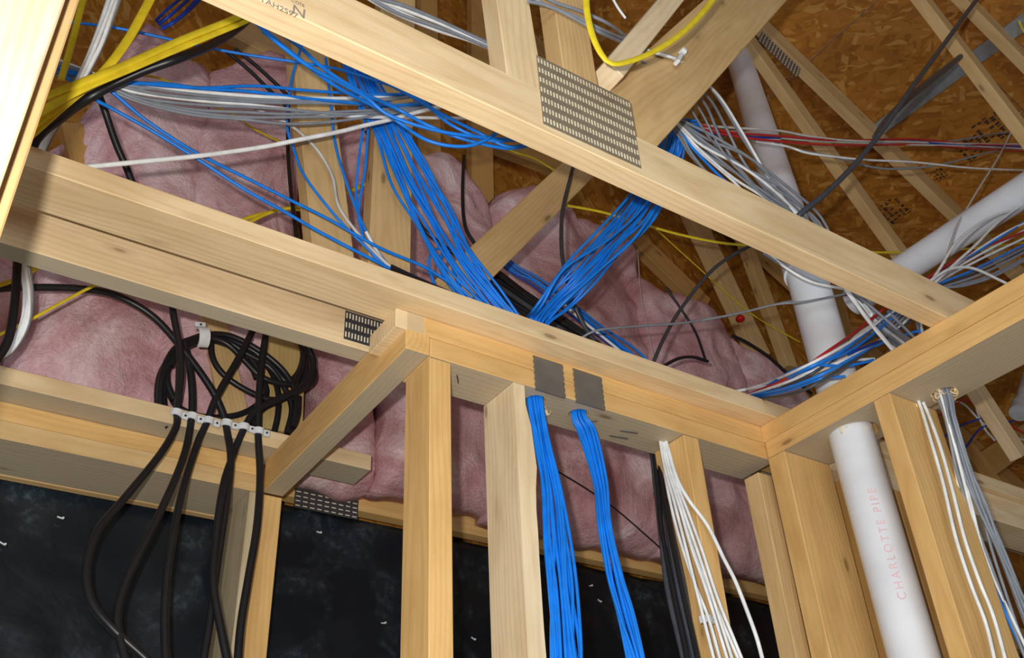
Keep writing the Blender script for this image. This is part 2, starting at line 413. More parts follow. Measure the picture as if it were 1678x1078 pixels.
plain('gable_blocking', (385, 40), (480, 90), 1.98, .11, TAN, 'short wooden block over the level-topped pink batt')
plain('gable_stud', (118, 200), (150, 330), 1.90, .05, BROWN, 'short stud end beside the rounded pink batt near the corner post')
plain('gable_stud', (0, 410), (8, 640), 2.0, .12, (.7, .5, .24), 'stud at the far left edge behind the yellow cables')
# red cap
bm = bmesh.new(); bmesh.ops.create_uvsphere(bm, u_segments=14, v_segments=8, radius=.017)
for v in bm.verts:
    if v.co.z < 0: v.co.z *= .55
link('plastic_ball', bm, simple('red_plastic', (.55, .01, .01), .35), None, Matrix.Translation(at(1213, 523, 1.86)), smooth=True)
tag(bpy.data.objects['plastic_ball'], 'small red plastic ball on the leaning gable board', 'ball')

# ------------------------------------------------------------------ nail plates
def nail_plate(p_tl, xd, zd, wid, hei, nx, ny, mat, parent, yoff=-.0012, gap=.38, tooth=(.3, .72), label=None, name='nail_plate'):
    """flat plate on an upright face; xd along the plate, zd up it"""
    xd = Vector(xd).normalized(); zd = Vector(zd).normalized(); n = Vector((0, -1, 0))
    c = Vector(p_tl) + xd * wid / 2 - zd * hei / 2 + n * .0006
    o = link(name, boxbm(wid, hei, .0012, 0), mat, parent, frame(c, xd, zd))
    if label: o['label'] = label
    bm = bmesh.new()
    for i in range(nx):
        for j in range(ny):
            cx = ((i + .5) / nx - .5) * wid; cy = ((j + .5) / ny - .5) * hei + (.03 * hei / ny if i % 2 else 0)
            m = Matrix.Translation((cx, cy, 0)) @ Matrix.Diagonal((wid / nx * tooth[0], hei / ny * tooth[1], .0016, 1))
            bmesh.ops.create_cube(bm, size=1, matrix=m)
    fr = frame(c + n * .0002, xd, zd)
    t = link('tooth_slots', bm, SLOT, o, fr); t['kind'] = 'stuff'
    return o

# ------------------------------------------------------------------ trusses (near one carries the big plate)
def truss(loc, label): return empty('roof_truss', loc, label, 'truss')
T1 = truss((.6, .75, H), 'near roof truss with a large toothed steel plate where its webs meet')
abox('bottom_chord', -1.4, 1.66, .730, .768, H, H + .083, 'X', PALE, T1)
W = [web('web', (832, -60), (866, 160), .7315, .064, PALE, T1),
     web('web', (922, -70), (962, 190), .7315, .066, TAN, T1)]
# diagonal of smaller section standing square to the others
p0 = at(1008, 112, .73); p1 = at(1090, 12, .73); d = (p1 - p0).normalized(); p1 = p0 + d * .75
timber('web', p0 - d * .0 + Vector((0, .036, 0)), p1 + Vector((0, .036, 0)), Vector((-d.z, 0, d.x)), .038, .072, LIGHT, T1, 'pale square-set diagonal web')
pl = at(879, 91, .73)
nail_plate(pl, (1, 0, .01), (0, 0, 1), .176, .142, 32, 7, STEEL, T1, tooth=(.42, .44), label='shiny steel plate with rows of punched teeth')
abox('corner_post', -.16, -.008, .655, .70, 0, H + .9, 'Z', LIGHT, None, 'pale overexposed corner post nearest the viewer at the upper left', 'post')
abox('corner_post', -.16, .003, .705, .765, 0, H + .9, 'Z', TAN, None, 'tan post pressed against the back of the pale corner post', 'post')

# second ply behind the near truss: wide diagonal, top chord and web under the roof deck
T1b = truss((1.2, .8, H), 'second truss ply with a wide diagonal board and knot, reaching up to the roof deck')
a0 = at(1048, 178, .7705); a1 = at(1226, 0, .7705); d = (a1 - a0).normalized()
timber('web', a0 - d * .16 + Vector((0, .019, 0)), a1 + d * .35 + Vector((0, .019, 0)), Vector((-d.z, 0, d.x)), .127, .036, TAN, T1b)
rd = Vector((1, 0, -RS)).normalized()
def chord(px, Yf, back, fwd, parent, tint, wid=.089, thk=.038):
    p = at(*px, Yf); wdir = Vector((RS, 0, 1)).normalized()
    top = Vector((p.x, Yf + thk / 2, roofz(p.x))) - wdir * (wid / 2 + .002)
    return timber('top_chord', top - rd * back, top + rd * fwd, wdir, wid, thk, tint, parent)
def rafter_web(a, b_, Yf, wid, tint, parent): return web('web', a, b_, Yf, wid, tint, parent)
chord((1620, 55), .80, 3.2, 3.4, T1b, TAN)
rafter_web((1500, -30), (1768, 320), .82, .064, TAN, T1b)
# middle truss
T2 = truss((.7, 1.36, H), 'middle roof truss over the wall line, with two upright webs and a long diagonal')
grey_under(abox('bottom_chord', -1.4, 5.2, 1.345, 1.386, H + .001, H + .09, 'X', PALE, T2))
web('web', (503, 30), (549, 430), 1.345, .086, TAN, T2)
web('web', (655, -40), (638, 460), 1.345, .092, TAN, T2)
web('web', (743, 474), (1150, 84), 1.345, .080, TAN, T2)
nail_plate(at(566, 509, 1.345), (1, 0, 0), (0, 0, 1), .10, .062, 16, 3, ZINC, T2, tooth=(.42, .55), label='dark toothed plate on the chord side')
chord((1450, 230), 1.345, 3.4, 3.0, T2, TAN)
rafter_web((1205, 25), (1495, 430), 1.345, .064, (.70, .50, .25), T2)
pc = at(1272, 85, 1.343)
nail_plate(pc + rd * -.06 + Vector((.0, 0, .05)), rd, (RS, 0, 1), .20, .085, 14, 4, DARKSTEEL, T2, label='grey toothed plate under the roof deck')
# gable truss on the outer wall
T3 = truss((1.4, 2.03, H), 'gable truss bottom chord lying on the outer wall below the pink batts')
abox('bottom_chord', -1.4, 5.0, 2.010, 2.048, CAMZ + .979, CAMZ + 1.068, 'X', ORANGE, T3)
nail_plate(at(485, 786, 2.01), (1, 0, 0), (0, 0, 1), .165, .07, 9, 6, ZINC, T3, tooth=(.62, .2), label='dark toothed plate with flat slots')
chord((1450, 230), 2.05, 3.4, 3.0, T3, BROWN)

# ------------------------------------------------------------------ plates and nailers
abox('ceiling_nailer', -1.2, 1.6395, 1.153, 1.243, H + .0005, H + .038, 'X', PALE, None, 'pale ceiling backing board lying flat along the top of the wall plates', 'board')
pt = abox('upper_top_plate', .66, 1.478, 1.197, 1.298, H - .038, H, 'X', ORANGE, None, 'upper top plate of the centre wall, directly under the pale backing board', 'plate')
pt2 = abox('upper_top_plate', .604, .6595, 1.197, 1.298, H - .038, H, 'X', PALE, None, 'short pale end piece of the upper top plate at the bulkhead corner', 'plate')
lp = abox('lower_top_plate', .6715, 1.505, 1.198, 1.298, B, H - .0385, 'X', ORANGE, None, 'lower top plate of the centre wall with bored cable holes in its greyish underside', 'plate')
HA = (.914, 1.236); HB = (1.015, 1.238)
for o in (pt, lp): bore(o, [HA, HB], .0195, B - .05, H + .05)
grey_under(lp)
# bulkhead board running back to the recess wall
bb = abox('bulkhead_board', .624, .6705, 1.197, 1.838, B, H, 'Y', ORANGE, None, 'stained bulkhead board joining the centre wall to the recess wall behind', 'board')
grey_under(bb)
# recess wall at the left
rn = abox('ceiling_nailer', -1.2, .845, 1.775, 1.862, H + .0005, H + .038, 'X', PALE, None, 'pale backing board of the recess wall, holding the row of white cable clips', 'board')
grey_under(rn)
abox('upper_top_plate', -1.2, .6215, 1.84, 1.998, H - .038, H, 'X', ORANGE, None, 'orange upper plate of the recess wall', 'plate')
rl = abox('lower_top_plate', -1.2, .6215, 1.84, 1.998, B, H - .0385, 'X', TAN, None, 'lower plate of the recess wall with its underside tinted grey for cool light', 'plate')
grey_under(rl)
abox('edge_strip', -1.2, .596, 1.999, 2.021, B - .001, H - .02, 'X', TAN, None, 'thin wooden strip along the back of the recess wall plates', 'strip')
# right-hand plumbing wall
rp = abox('lower_top_plate', 1.480, 1.622, .30, 1.196, B, H - .0385, 'Y', ORANGE, None, 'lower top plate of the plumbing wall, pierced by the white pipe and grey cables', 'plate')
rp2 = abox('upper_top_plate', 1.479, 1.622, .30, 1.30, H - .038, H, 'Y', ORANGE, None, 'upper top plate of the plumbing wall with a long cathedral grain', 'plate')
HP = (1.553, 1.028); HC = (1.578, .835); HW = (1.572, .893)
for o in (rp, rp2):
    bore(o, [HP], .0485, B - .05, H + .05); bore(o, [HC], .021, B - .05, H + .05); bore(o, [HW], .011, B - .05, H + .05)
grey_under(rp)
# main wall carries on beyond the plumbing wall
abox('ceiling_nailer', 1.64, 4.2, 1.15, 1.24, H + .0005, H + .038, 'X', PALE, None, 'pale backing board beyond the plumbing wall at the right edge', 'board')
abox('upper_top_plate', 1.64, 4.2, 1.165, 1.265, H - .038, H, 'X', PALE, None, 'upper plate beyond the plumbing wall, at the right edge', 'plate')
abox('lower_top_plate', 1.64, 4.2, 1.165, 1.265, B, H - .0385, 'X', LIGHT, None, 'lower plate beyond the plumbing wall, at the right edge', 'plate')

# ------------------------------------------------------------------ studs
G = None
abox('stud', .672, .713, 1.200, 1.287, 0, B - .001, 'Z', ORANGE, None, 'full-height stud at the bulkhead corner, left of the wane-edged stud', 'stud')
# wane-edged stud
bm = bmesh.new(); Hs = B - .001; n_ = 60
x0, x1, y0, y1 = .842, .877, 1.2, 1.30
rings = []
for k in range(n_ + 1):
    z = Hs * k / n_; dz = Hs - z
    wn = .003 * noise.noise(Vector((z * 9, 0, 1))) + .002 * noise.noise(Vector((z * 40, 3, 1)))
    if dz < .22: wn += -.010 * math.exp(-((dz - .02) / .03) ** 2) + .008 * math.exp(-((dz - .16) / .05) ** 2) - .002
    r_ = [(x0, y0), (x1 + wn, y0 + .003), (x1 + wn - .002, y1), (x0, y1)]
    rings.append([bm.verts.new((z - Hs / 2, x, -(y - 1.25))) for x, y in r_])
for a, b_ in zip(rings, rings[1:]):
    for k in range(4): bm.faces.new((a[k], a[(k + 1) % 4], b_[(k + 1) % 4], b_[k]))
bm.faces.new(rings[0][::-1]); bm.faces.new(rings[-1]); bmesh.ops.recalc_face_normals(bm, faces=bm.faces)
for v in bm.verts: v.co.y -= .859
o = link('stud', bm, WOOD, None, frame(Vector((.859, 1.25, Hs / 2)), (0, 0, 1), (1, 0, 0)), LIGHT)
tag(o, 'pale stud with a ragged wane edge beside the blue cables', 'stud')
abox('stud', 1.247, 1.287, 1.200, 1.289, 0, B - .001, 'Z', ORANGE, None, 'stud behind the white cable bundle with a small cable clip', 'stud')
abox('stud', 1.471, 1.512, 1.222, 1.264, 0, B - .022, 'Z', TAN, None, 'corner stud cut short of the plate, beside the plumbing wall', 'stud')
abox('stud', 1.480, 1.622, 1.152, 1.197, 0, B - .001, 'Z', ORANGE, None, 'wide end stud of the plumbing wall, touching the corner stud', 'stud')
abox('stud', 1.480, 1.622, .885, .923, 0, B - .001, 'Z', ORANGE, None, 'wide knotty stud of the plumbing wall right of the white pipe', 'stud')
abox('stud', .598, .622, 1.84, 1.985, 0, B - .001, 'Z', GREY, None, 'narrow grey-sided stud of the recess wall behind the hanging black cables', 'stud')
abox('stud', .6225, .6705, 1.842, 1.93, 0, B - .001, 'Z', ORANGE, None, 'orange stud of the recess wall with oval grain, under the bulkhead end', 'stud')
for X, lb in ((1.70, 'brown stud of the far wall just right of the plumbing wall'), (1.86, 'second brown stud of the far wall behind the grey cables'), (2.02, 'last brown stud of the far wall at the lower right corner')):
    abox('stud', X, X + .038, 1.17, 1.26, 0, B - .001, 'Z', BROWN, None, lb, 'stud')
# things beyond, upper right of the far wall
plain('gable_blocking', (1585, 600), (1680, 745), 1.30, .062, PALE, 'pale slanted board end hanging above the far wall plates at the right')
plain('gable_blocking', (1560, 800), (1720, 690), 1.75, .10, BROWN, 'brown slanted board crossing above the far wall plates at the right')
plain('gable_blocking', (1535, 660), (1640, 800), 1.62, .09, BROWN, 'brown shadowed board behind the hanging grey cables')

# ------------------------------------------------------------------ steel nail shields
def shield(x0, x1, label):
    bm = bmesh.new(); zt, zb = CAMZ + .9565, CAMZ + .884; n = 12; L_ = []
    for k in range(n * 4 + 1):
        t = k / (n * 4); z = zb + (zt - zb) * t; s = .0022 * abs(math.sin(t * n * math.pi * .5))
        L_.append((x0 + .001 + s, x1 - .001 + s, z))
    F_ = [[bm.verts.new((a, y, z)) for a in (l, r) for y in (1.1935, 1.1962)] for l, r, z in L_]
    for a, b_ in zip(F_, F_[1:]):
        for i, j in ((0, 2), (2, 3), (3, 1), (1, 0)): bm.faces.new((a[i], a[j], b_[j], b_[i]))
    for e in (F_[0], F_[-1]): bm.faces.new((e[0], e[2], e[3], e[1]))
    bmesh.ops.recalc_face_normals(bm, faces=bm.faces)
    o = link('nail_shield', bm, DARKSTEEL); tag(o, label, 'metal plate')
shield(.884, .952, 'dark steel nail shield with scalloped edges, nearer the wane-edged stud')
shield(.975, 1.044, 'dark steel nail shield with scalloped edges above the second blue cable bundle')
# nails under the plate
def rod(name, p0, p1, r, mat, label=None, cat=None, parent=None, seg=8):
    p0 = Vector(p0); p1 = Vector(p1); bm = bmesh.new()
    bmesh.ops.create_cone(bm, cap_ends=True, segments=seg, radius1=r, radius2=r, depth=(p1 - p0).length)
    d = (p1 - p0); m = Matrix.Translation((p0 + p1) / 2) @ d.to_track_quat('Z', 'Y').to_matrix().to_4x4()
    o = link(name, bm, mat, parent, m, smooth=seg > 12)
    if label: tag(o, label, cat)
    return o
for a, b_, lb in (((999, 714), (1029, 719), 'bent nail along the plate underside, lower of two'), ((1017, 706), (1045, 710), 'bent nail along the plate underside, upper of two'), ((965, 691), (979, 690), 'thin bent nail point beside the second blue bundle'), ((749, 615), (751, 627), 'rusty nail point between the corner stud and the wane-edged stud')):
    p, q = atz(*a, B - .002), atz(*b_, B - .004)
    rod('nail', p, q, .0012, ZINC, lb, 'nail')

# ------------------------------------------------------------------ pipes
def tube(name, pts, r, mat, parent=None, seg=8, sub=6, flat=None, closed=False, cap=True):
    """sweep a round (or oval: flat = (half width, half thickness)) section along a smooth line"""
    P = [Vector(p) for p in pts]; n = len(P); Q = []
    if n == 2: Q = [P[0].lerp(P[1], k / 3) for k in range(4)]
    else:
        for i in range(n - 1):
            a, b_, c, d = P[max(i - 1, 0)], P[i], P[i + 1], P[min(i + 2, n - 1)]
            if i == 0: a = b_ * 2 - c
            if i == n - 2: d = c * 2 - b_
            m = max(2, min(sub, int((c - b_).length / .008)))
            for k in range(m):
                t = k / m
                Q.append(.5 * ((2 * b_) + (c - a) * t + (2 * a - 5 * b_ + 4 * c - d) * t * t + (3 * b_ - a - 3 * c + d) * t ** 3))
        Q.append(P[-1])
    bm = bmesh.new(); rings = []
    T = [(Q[min(i + 1, len(Q) - 1)] - Q[max(i - 1, 0)]).normalized() for i in range(len(Q))]
    if flat: nrm = T[0].cross(Vector((0, 1, 0)))
    else: nrm = T[0].orthogonal()
    nrm.normalize()
    for i, q in enumerate(Q):
        if flat:
            nn = T[i].cross(Vector((.35, .9, -.1)))
            if nn.length > .05: nrm = nn.normalized()
        nrm = (nrm - nrm.dot(T[i]) * T[i]).normalized(); bn = T[i].cross(nrm)
        ra, rb = (flat if flat else (r, r))
        rings.append([bm.verts.new(q + nrm * ra * math.cos(2 * math.pi * k / seg) + bn * rb * math.sin(2 * math.pi * k / seg)) for k in range(seg)])
    for a, b_ in zip(rings, rings[1:]):
        for k in range(seg): bm.faces.new((a[k], a[(k + 1) % seg], b_[(k + 1) % seg], b_[k]))
    if cap: bm.faces.new(rings[0][::-1]); bm.faces.new(rings[-1])
    return link(name, bm, mat, parent, None, smooth=True)
pp = empty('waste_pipe', (1.55, 1.03, 0), 'thick white plastic waste pipe rising through the plumbing wall plate', 'pipe')
pb = Vector((1.550, 1.020, 0)); pj_ = Vector((1.554, 1.040, CAMZ + 1.335)); pt_ = at(1203, 70, 1.46)
axis = (pj_ - pb).normalized()
lowp = rod('lower_length', pb, pj_, .0445, PVC, parent=pp, seg=40)
rod('upper_length', pj_, pj_ + (pt_ - pj_) * 1.5, .0440, PVC, parent=pp, seg=40)
cpl = rod('coupling', pj_ - axis * .035, pj_ + (pt_ - pj_).normalized() * .045, .0495, PVC, parent=pp, seg=40)
# lettering wrapped round the lower length
def wrapped_text(body, size, base, direction, centre_dir, radius, mat, parent, spacing=1.0):
    cu = bpy.data.curves.new('txt', 'FONT'); cu.body = body; cu.size = size; cu.space_character = spacing; cu.extrude = 0
    to = bpy.data.objects.new('txt', cu); C.objects.link(to)
    dg = bpy.context.evaluated_depsgraph_get(); me = bpy.data.meshes.new_from_object(to.evaluated_get(dg))
    bpy.data.objects.remove(to)
    bm = bmesh.new(); bm.from_mesh(me)
    bmesh.ops.subdivide_edges(bm, edges=bm.edges[:], cuts=1)
    e = direction.normalized(); c = (centre_dir - centre_dir.dot(e) * e).normalized(); s = e.cross(c)
    for v in bm.verts:
        a = -v.co.y / radius
        v.co = base + e * v.co.x + (c * math.cos(a) + s * math.sin(a)) * (radius + .0004)
    return link('lettering', bm, mat, parent)
cdir = (Vector((0, 0, CAMZ + .4)) - pb); cdir.z = 0
cdir = Quaternion((0, 0, 1), .36) @ cdir.normalized()
lt = wrapped_text('CHARLOTTE PIPE', .0215, pb + axis * 2.035, axis, cdir, .0445, PINK, lowp, 1.35); lt['label'] = 'faint pink printed lettering'
# horizontal pipe under the roof, far right
hp = at(1492, 432, 1.10); hz = 1.68 + CAMZ
q0 = atz(1500, 428, hz); q1 = atz(1700, 298, hz)
hpd = (q1 - q0); o = rod('drain_pipe', q0 - hpd * .6, q1 + hpd * .3, .043, PVC, 'white plastic pipe running level under the roof at the right', 'pipe', seg=32)
ve = empty('vent_pipe', at(1672, 660, 1.25), 'grey plastic pipe with a hub at the right edge above the far wall', 'pipe')
va = at(1672, 668, 1.30); vc = at(1700, 560, 1.30); vd = (vc - va).normalized()
rod('pipe', va - vd * .01, va + vd * .5, .021, GREYPVC, parent=ve, seg=28)
rod('hub', va - vd * .035, va + vd * .022, .029, GREYPVC, parent=ve, seg=28)
# steel channel under the rafters
def deckpt(x, y, off=0):
    d = ray(x, y); p = d * ((RZ0 - CAMZ - off) / (d.z + RS * d.x)); p.z += CAMZ; return p
o = timber('metal_channel', deckpt(1720, 5, .012), deckpt(1436, 214, .012), nu, .012, .055, (1, 1, 1), None, 'galvanised metal channel crossing the rafters near the top right corner', 'metal channel')
o.data.materials.clear(); o.data.materials.append(ZINCBRIGHT)

# ------------------------------------------------------------------ cables
def interpY(Y, n):
    if isinstance(Y, list) and len(Y) == n: return Y
    if not isinstance(Y, (list, tuple)): return [Y] * n
    m = len(Y); out = []
    for i in range(n):
        t = i / (n - 1) * (m - 1); k = min(int(t), m - 2); out.append(Y[k] + (Y[k + 1] - Y[k]) * (t - k))
    return out
def pts3(px, Y):
    Ys = interpY(Y, len(px)); return [(at(p[0], p[1], y) if len(p) == 2 else Vector(p)) for p, y in zip(px, Ys)]
def cable(kind, r, px, Y, label, group=None, flat=None, name=None, cat='cable', seg=8, sub=6):
    o = tube(name or kname[kind], pts3(px, Y), r, CAB[kind], flat=flat, seg=12 if flat else seg, sub=sub)
    return tag(o, label, cat, group)
kname = {'blue': 'blue_cable', 'navy': 'blue_cable', 'white': 'white_cable', 'grey': 'grey_cable', 'cream': 'white_cable', 'yellow': 'yellow_cable', 'black': 'black_cable', 'dark': 'dark_grey_cable', 'red': 'red_cable'}
def bundle(kinds, r, spec, labels, group, seed=0, wander=.35, squash=1.0, seg=7, sub=5):
    """spec: list of (x, y, Y, half width in px) or (Vector, radius); one cable per entry of kinds"""
    rnd = random.Random(seed); n = len(kinds); ctr = []; rad = []
    for s in spec:
        if isinstance(s[0], Vector): ctr.append(s[0]); rad.append(s[1])
        else:
            p = at(s[0], s[1], s[2]); ctr.append(p); rad.append(max(s[3] * depth(p) / F - r, .0005))
    m = len(ctr); pack = r * math.sqrt(n) * 1.02
    for i in range(n):
        a0 = i * 2.39996; r0_ = math.sqrt((i + .5) / n); P = []
        drift = rnd.uniform(-1, 1) * wander; ph = rnd.uniform(0, 6)
        for k in range(m):
            t = (ctr[min(k + 1, m - 1)] - ctr[max(k - 1, 0)]).normalized()
            v = ctr[k] - Vector((0, 0, CAMZ)); side = t.cross(v).normalized(); dp = t.cross(side)
            ang_ = a0 + drift * k + .25 * math.sin(ph + k * 1.3)
            ra = rad[k]; rb = max(min(rad[k], pack * pack / max(ra, 1e-4)), r * .8) * squash
            rr_ = min(1.0, max(.1, r0_ + .12 * math.sin(ph * 2 + k * 2.1)))
            P.append(ctr[k] + side * math.cos(ang_) * ra * rr_ + dp * math.sin(ang_) * rb * rr_)
        lb = labels[kinds[i]] if isinstance(labels, dict) else labels
        o = tube(kname[kinds[i]], P, r, CAB[kinds[i]], seg=seg, sub=sub); tag(o, lb, 'cable', group[kinds[i]] if isinstance(group, dict) else group)
V = Vector
# the two blue bundles that drop through the plate, one run from attic to floor
bundle(['blue'] * 17, .0029, [(560, 60, 1.18, 16), (585, 118, 1.22, 26), (613, 170, 1.27, 32), (640, 215, 1.28, 30), (672, 290, 1.28, 38), (708, 360, 1.28, 40), (745, 425, 1.27, 38), (800, 492, 1.262, 30), (V((.914, 1.25, H + .06)), .020),
        (V((.914, 1.236, H - .01)), .0145), (V((.914, 1.236, B - .005)), .0145), (888, 722, 1.235, 15), (905, 800, 1.22, 20), (914, 880, 1.20, 27), (921, 960, 1.18, 27), (927, 1050, 1.16, 29), (931, 1130, 1.15, 30), (938, 1260, 1.14, 30)],
       'blue data cable of the bundle dropping beside the wane-edged stud', 'blue cables of the first bundle through the plate', 3, wander=.12, sub=7)
bundle(['blue'] * 14, .0029, [(1145, 205, .98, 14), (1112, 212, 1.0, 22), (1095, 262, 1.05, 24), (1048, 345, 1.10, 30), (1000, 400, 1.14, 27), (955, 450, 1.18, 27), (918, 488, 1.225, 25), (884, 528, 1.235, 20), (898, 560, 1.237, 16),
        (V((1.015, 1.238, H - .01)), .0145), (V((1.015, 1.238, B - .005)), .0145), (962, 710, 1.236, 17), (983, 790, 1.22, 16), (991, 860, 1.20, 15), (1005, 940, 1.19, 16), (1024, 1010, 1.18, 18), (1044, 1085, 1.17, 19), (1068, 1200, 1.16, 20)],
       'blue cable of the bundle fanning from the right and dropping below the second shield', 'blue cables of the second bundle through the plate', 9, wander=.14, sub=7)
# extra blue strands of the fan
for a in ([(1108, 205), (1118, 235), (1110, 262), (1085, 320), (1040, 390), (985, 440), (930, 490), (895, 527)], [(1092, 196), (1106, 225), (1098, 262), (1072, 345), (1020, 410), (965, 455), (900, 515)], [(1085, 200), (1088, 235), (1078, 262), (1060, 330), (1000, 390), (925, 440), (888, 500), (872, 520)], [(1075, 205), (1066, 235), (1060, 262), (1035, 315), (985, 372), (930, 430), (880, 500), (866, 518)]):
    cable('blue', .0029, a, [.95, 1.05, 1.24], 'loose blue cable arching behind the near truss chord into the fan', 'loose blue cables of the fan')
bundle(['navy', 'blue', 'blue', 'blue', 'navy', 'blue', 'blue'], .003, [(790, 395, 1.62, 12), (840, 440, 1.60, 13), (880, 462, 1.58, 12), (940, 508, 1.55, 13), (985, 545, 1.50, 14), (1035, 582, 1.44, 14), (1085, 625, 1.40, 12)],
       'blue cable lying low on the pink batts behind the fan', 'blue cables lying behind the fan', 4, wander=.15)
cable('white', .0035, [(905, 480), (948, 520), (985, 550), (1018, 577), (1050, 610)], 1.46, 'white cable lying along the low blue run behind the wall plate')
bundle(['black'] * 6 + ['dark'] * 2, .0065, [(752, 428, 1.60, 12), (800, 452, 1.56, 22), (850, 490, 1.52, 26), (905, 528, 1.48, 24), (960, 562, 1.44, 20), (1010, 600, 1.42, 18)],
       'thick black cable sagging behind the wall plate under the blue fan', {'black': 'thick black cables behind the plate', 'dark': 'thick black cables behind the plate'}, 5, wander=.1)
cable('black', .01, [(640, 440), (705, 470), (760, 492), (830, 515), (900, 545), (960, 580)], 1.262, 'flat black strap lying on the wall plate behind the pale backing board', name='black_strap', flat=(.012, .003), cat='strap')
# horizontal runs at the left
HY = [1.24, 1.235, 1.23]
LB_ = [('blue', [(95, 112), (195, 135), (270, 137), (330, 144), (420, 141), (500, 148), (560, 152), (640, 155), (720, 150)], 'top blue cable of the level run across the upright webs'),
 ('blue', [(95, 118), (200, 133), (330, 145), (410, 150), (490, 160), (560, 167), (640, 173), (720, 168)], 'second blue cable of the level run, crossing the grey ones')]
for k_, p_, l_ in LB_: cable(k_, .0031, p_, HY, l_)
GY = [('grey', [(90, 100), (150, 122), (200, 138), (270, 148), (330, 156), (420, 163), (500, 166), (600, 166), (680, 158), (740, 150)]),
 ('grey', [(88, 106), (150, 128), (200, 142), (260, 154), (340, 162), (440, 168), (520, 169), (650, 171), (730, 160)]),
 ('white', [(92, 108), (150, 126), (190, 143), (240, 154), (330, 165), (400, 171), (460, 178), (540, 188), (620, 192), (700, 193), (770, 194)]),
 ('grey', [(88, 112), (150, 130), (190, 146), (240, 162), (330, 172), (420, 176), (500, 182), (560, 187), (630, 184), (720, 172)]),
 ('grey', [(86, 117), (150, 134), (190, 148), (240, 167), (320, 184), (400, 192), (480, 192), (560, 190), (620, 182), (700, 172), (760, 162)]),
 ('grey', [(85, 122), (150, 138), (183, 150), (240, 171), (320, 189), (400, 196), (470, 203), (540, 200), (620, 189), (720, 176)]),
 ('white', [(92, 98), (150, 120), (192, 138), (250, 145), (330, 151), (420, 158), (500, 161), (600, 160), (690, 152)]),
 ('grey', [(90, 122), (150, 140), (190, 152), (250, 168), (320, 180), (400, 184), (480, 187), (560, 183), (640, 178), (730, 166)]),
 ('grey', [(90, 103), (150, 124), (205, 137), (280, 143), (350, 150), (430, 160), (520, 163), (600, 163), (690, 156)])]
GO = ['third', 'fourth', 'fifth', 'sixth', 'eighth', 'lowest', 'topmost', 'seventh', 'second']
for i, (k_, p_) in enumerate(GY):
    cable(k_, .0036 if k_ == 'white' else .0029, p_, [1.245 + .004 * (i % 4), 1.238 + .004 * (i % 3), 1.235], '%s cable, %s of the level grey and white run across the upright webs' % (k_, GO[i]), 'level grey and white run')
cable('white', .0043, [(140, 274), (230, 265), (330, 255), (430, 241), (490, 229), (560, 215), (600, 205), (640, 196), (700, 180), (770, 165)], [1.245, 1.2, 1.2], 'bright white cable stretched alone from the backing board up to the right')
cable('cream', .0032, [(395, 165), (440, 188), (480, 208), (520, 246), (545, 290), (556, 340), (600, 398), (655, 452)], [1.29, 1.32, 1.30], 'off-white cable curling down over the left upright web')
cable('white', .0034, [(600, 380), (618, 412), (640, 445), (660, 470)], 1.31, 'short bright white cable end dropping behind the backing board')
cable('blue', .0031, [(100, 120), (155, 162), (180, 176), (250, 215), (315, 255), (400, 310), (470, 349), (520, 378), (600, 420), (660, 450), (700, 466)], [1.22, 1.26, 1.3], 'lower of two blue cables slanting down over the pink batt')
cable('blue', .0031, [(130, 118), (180, 148), (230, 190), (280, 225), (330, 255), (400, 290), (470, 325), (540, 360), (620, 405), (700, 440), (760, 480)], [1.22, 1.27, 1.3], 'upper of two blue cables slanting down over the pink batt')
cable('blue', .0029, [(110, 36), (180, 44), (250, 58), (320, 74), (400, 89), (500, 104), (560, 115), (640, 140)], [1.35, 1.3, 1.15], 'blue cable crossing high above the yellow cables')
cable('blue', .0033, [(410, 30), (470, 80), (520, 120), (560, 147), (620, 178), (660, 205), (700, 230), (750, 240), (790, 232), (840, 200)], [1.0, 1.08, 1.0], 'blue cable sagging deepest below the near truss chord')
cable('blue', .0033, [(430, 50), (500, 105), (550, 132), (600, 160), (640, 190), (720, 215), (800, 226), (870, 232)], [.98, 1.06, 1.0], 'blue cable of the diagonal pair ending level behind the chord')
cable('blue', .0033, [(440, 40), (490, 76), (530, 112), (590, 150), (650, 178), (700, 205), (760, 228), (830, 243), (880, 235)], [.97, 1.08, 1.0], 'blue cable of the diagonal pair, middle of the sagging group')
cable('blue', .0031, [(600, 118), (660, 150), (720, 185), (780, 215), (830, 240), (866, 236)], [1.0, 1.03, 1.0], 'blue cable hugging the underside of the near truss chord')
cable('blue', .0031, [(620, 130), (690, 165), (740, 205), (800, 230), (850, 228)], [1.0, 1.04, 1.0], 'short blue cable crossing the chord-hugging one')
for p_, l_ in (([(496, 70), (478, 130), (470, 200), (480, 240), (500, 290), (555, 360), (600, 405), (645, 448)], 'thin blue cable falling along the left upright web'),
               ([(534, 95), (543, 180), (550, 240), (575, 320), (608, 395), (650, 452)], 'thin blue cable falling over the front of the left upright web'),
               ([(598, 190), (588, 260), (584, 330), (600, 400), (640, 450)], 'thin blue cable falling between the two upright webs'),
               ([(604, 200), (598, 280), (588, 350), (612, 400), (636, 446)], 'second thin blue cable between the two upright webs')):
    cable('blue', .0028, p_, [1.28, 1.32, 1.31], l_)
for p_ in ([(727, 407), (712, 409), (703, 425), (706, 450), (716, 474)], [(728, 410), (719, 430), (728, 455), (748, 482)], [(735, 412), (722, 425), (736, 455), (757, 483)], [(737, 420), (745, 450), (757, 478)], [(700, 445), (735, 460), (765, 485)]):
    cable('blue', .003, p_, 1.315, 'small blue cable loop hanging at the foot of the diagonal web', 'small blue loops')
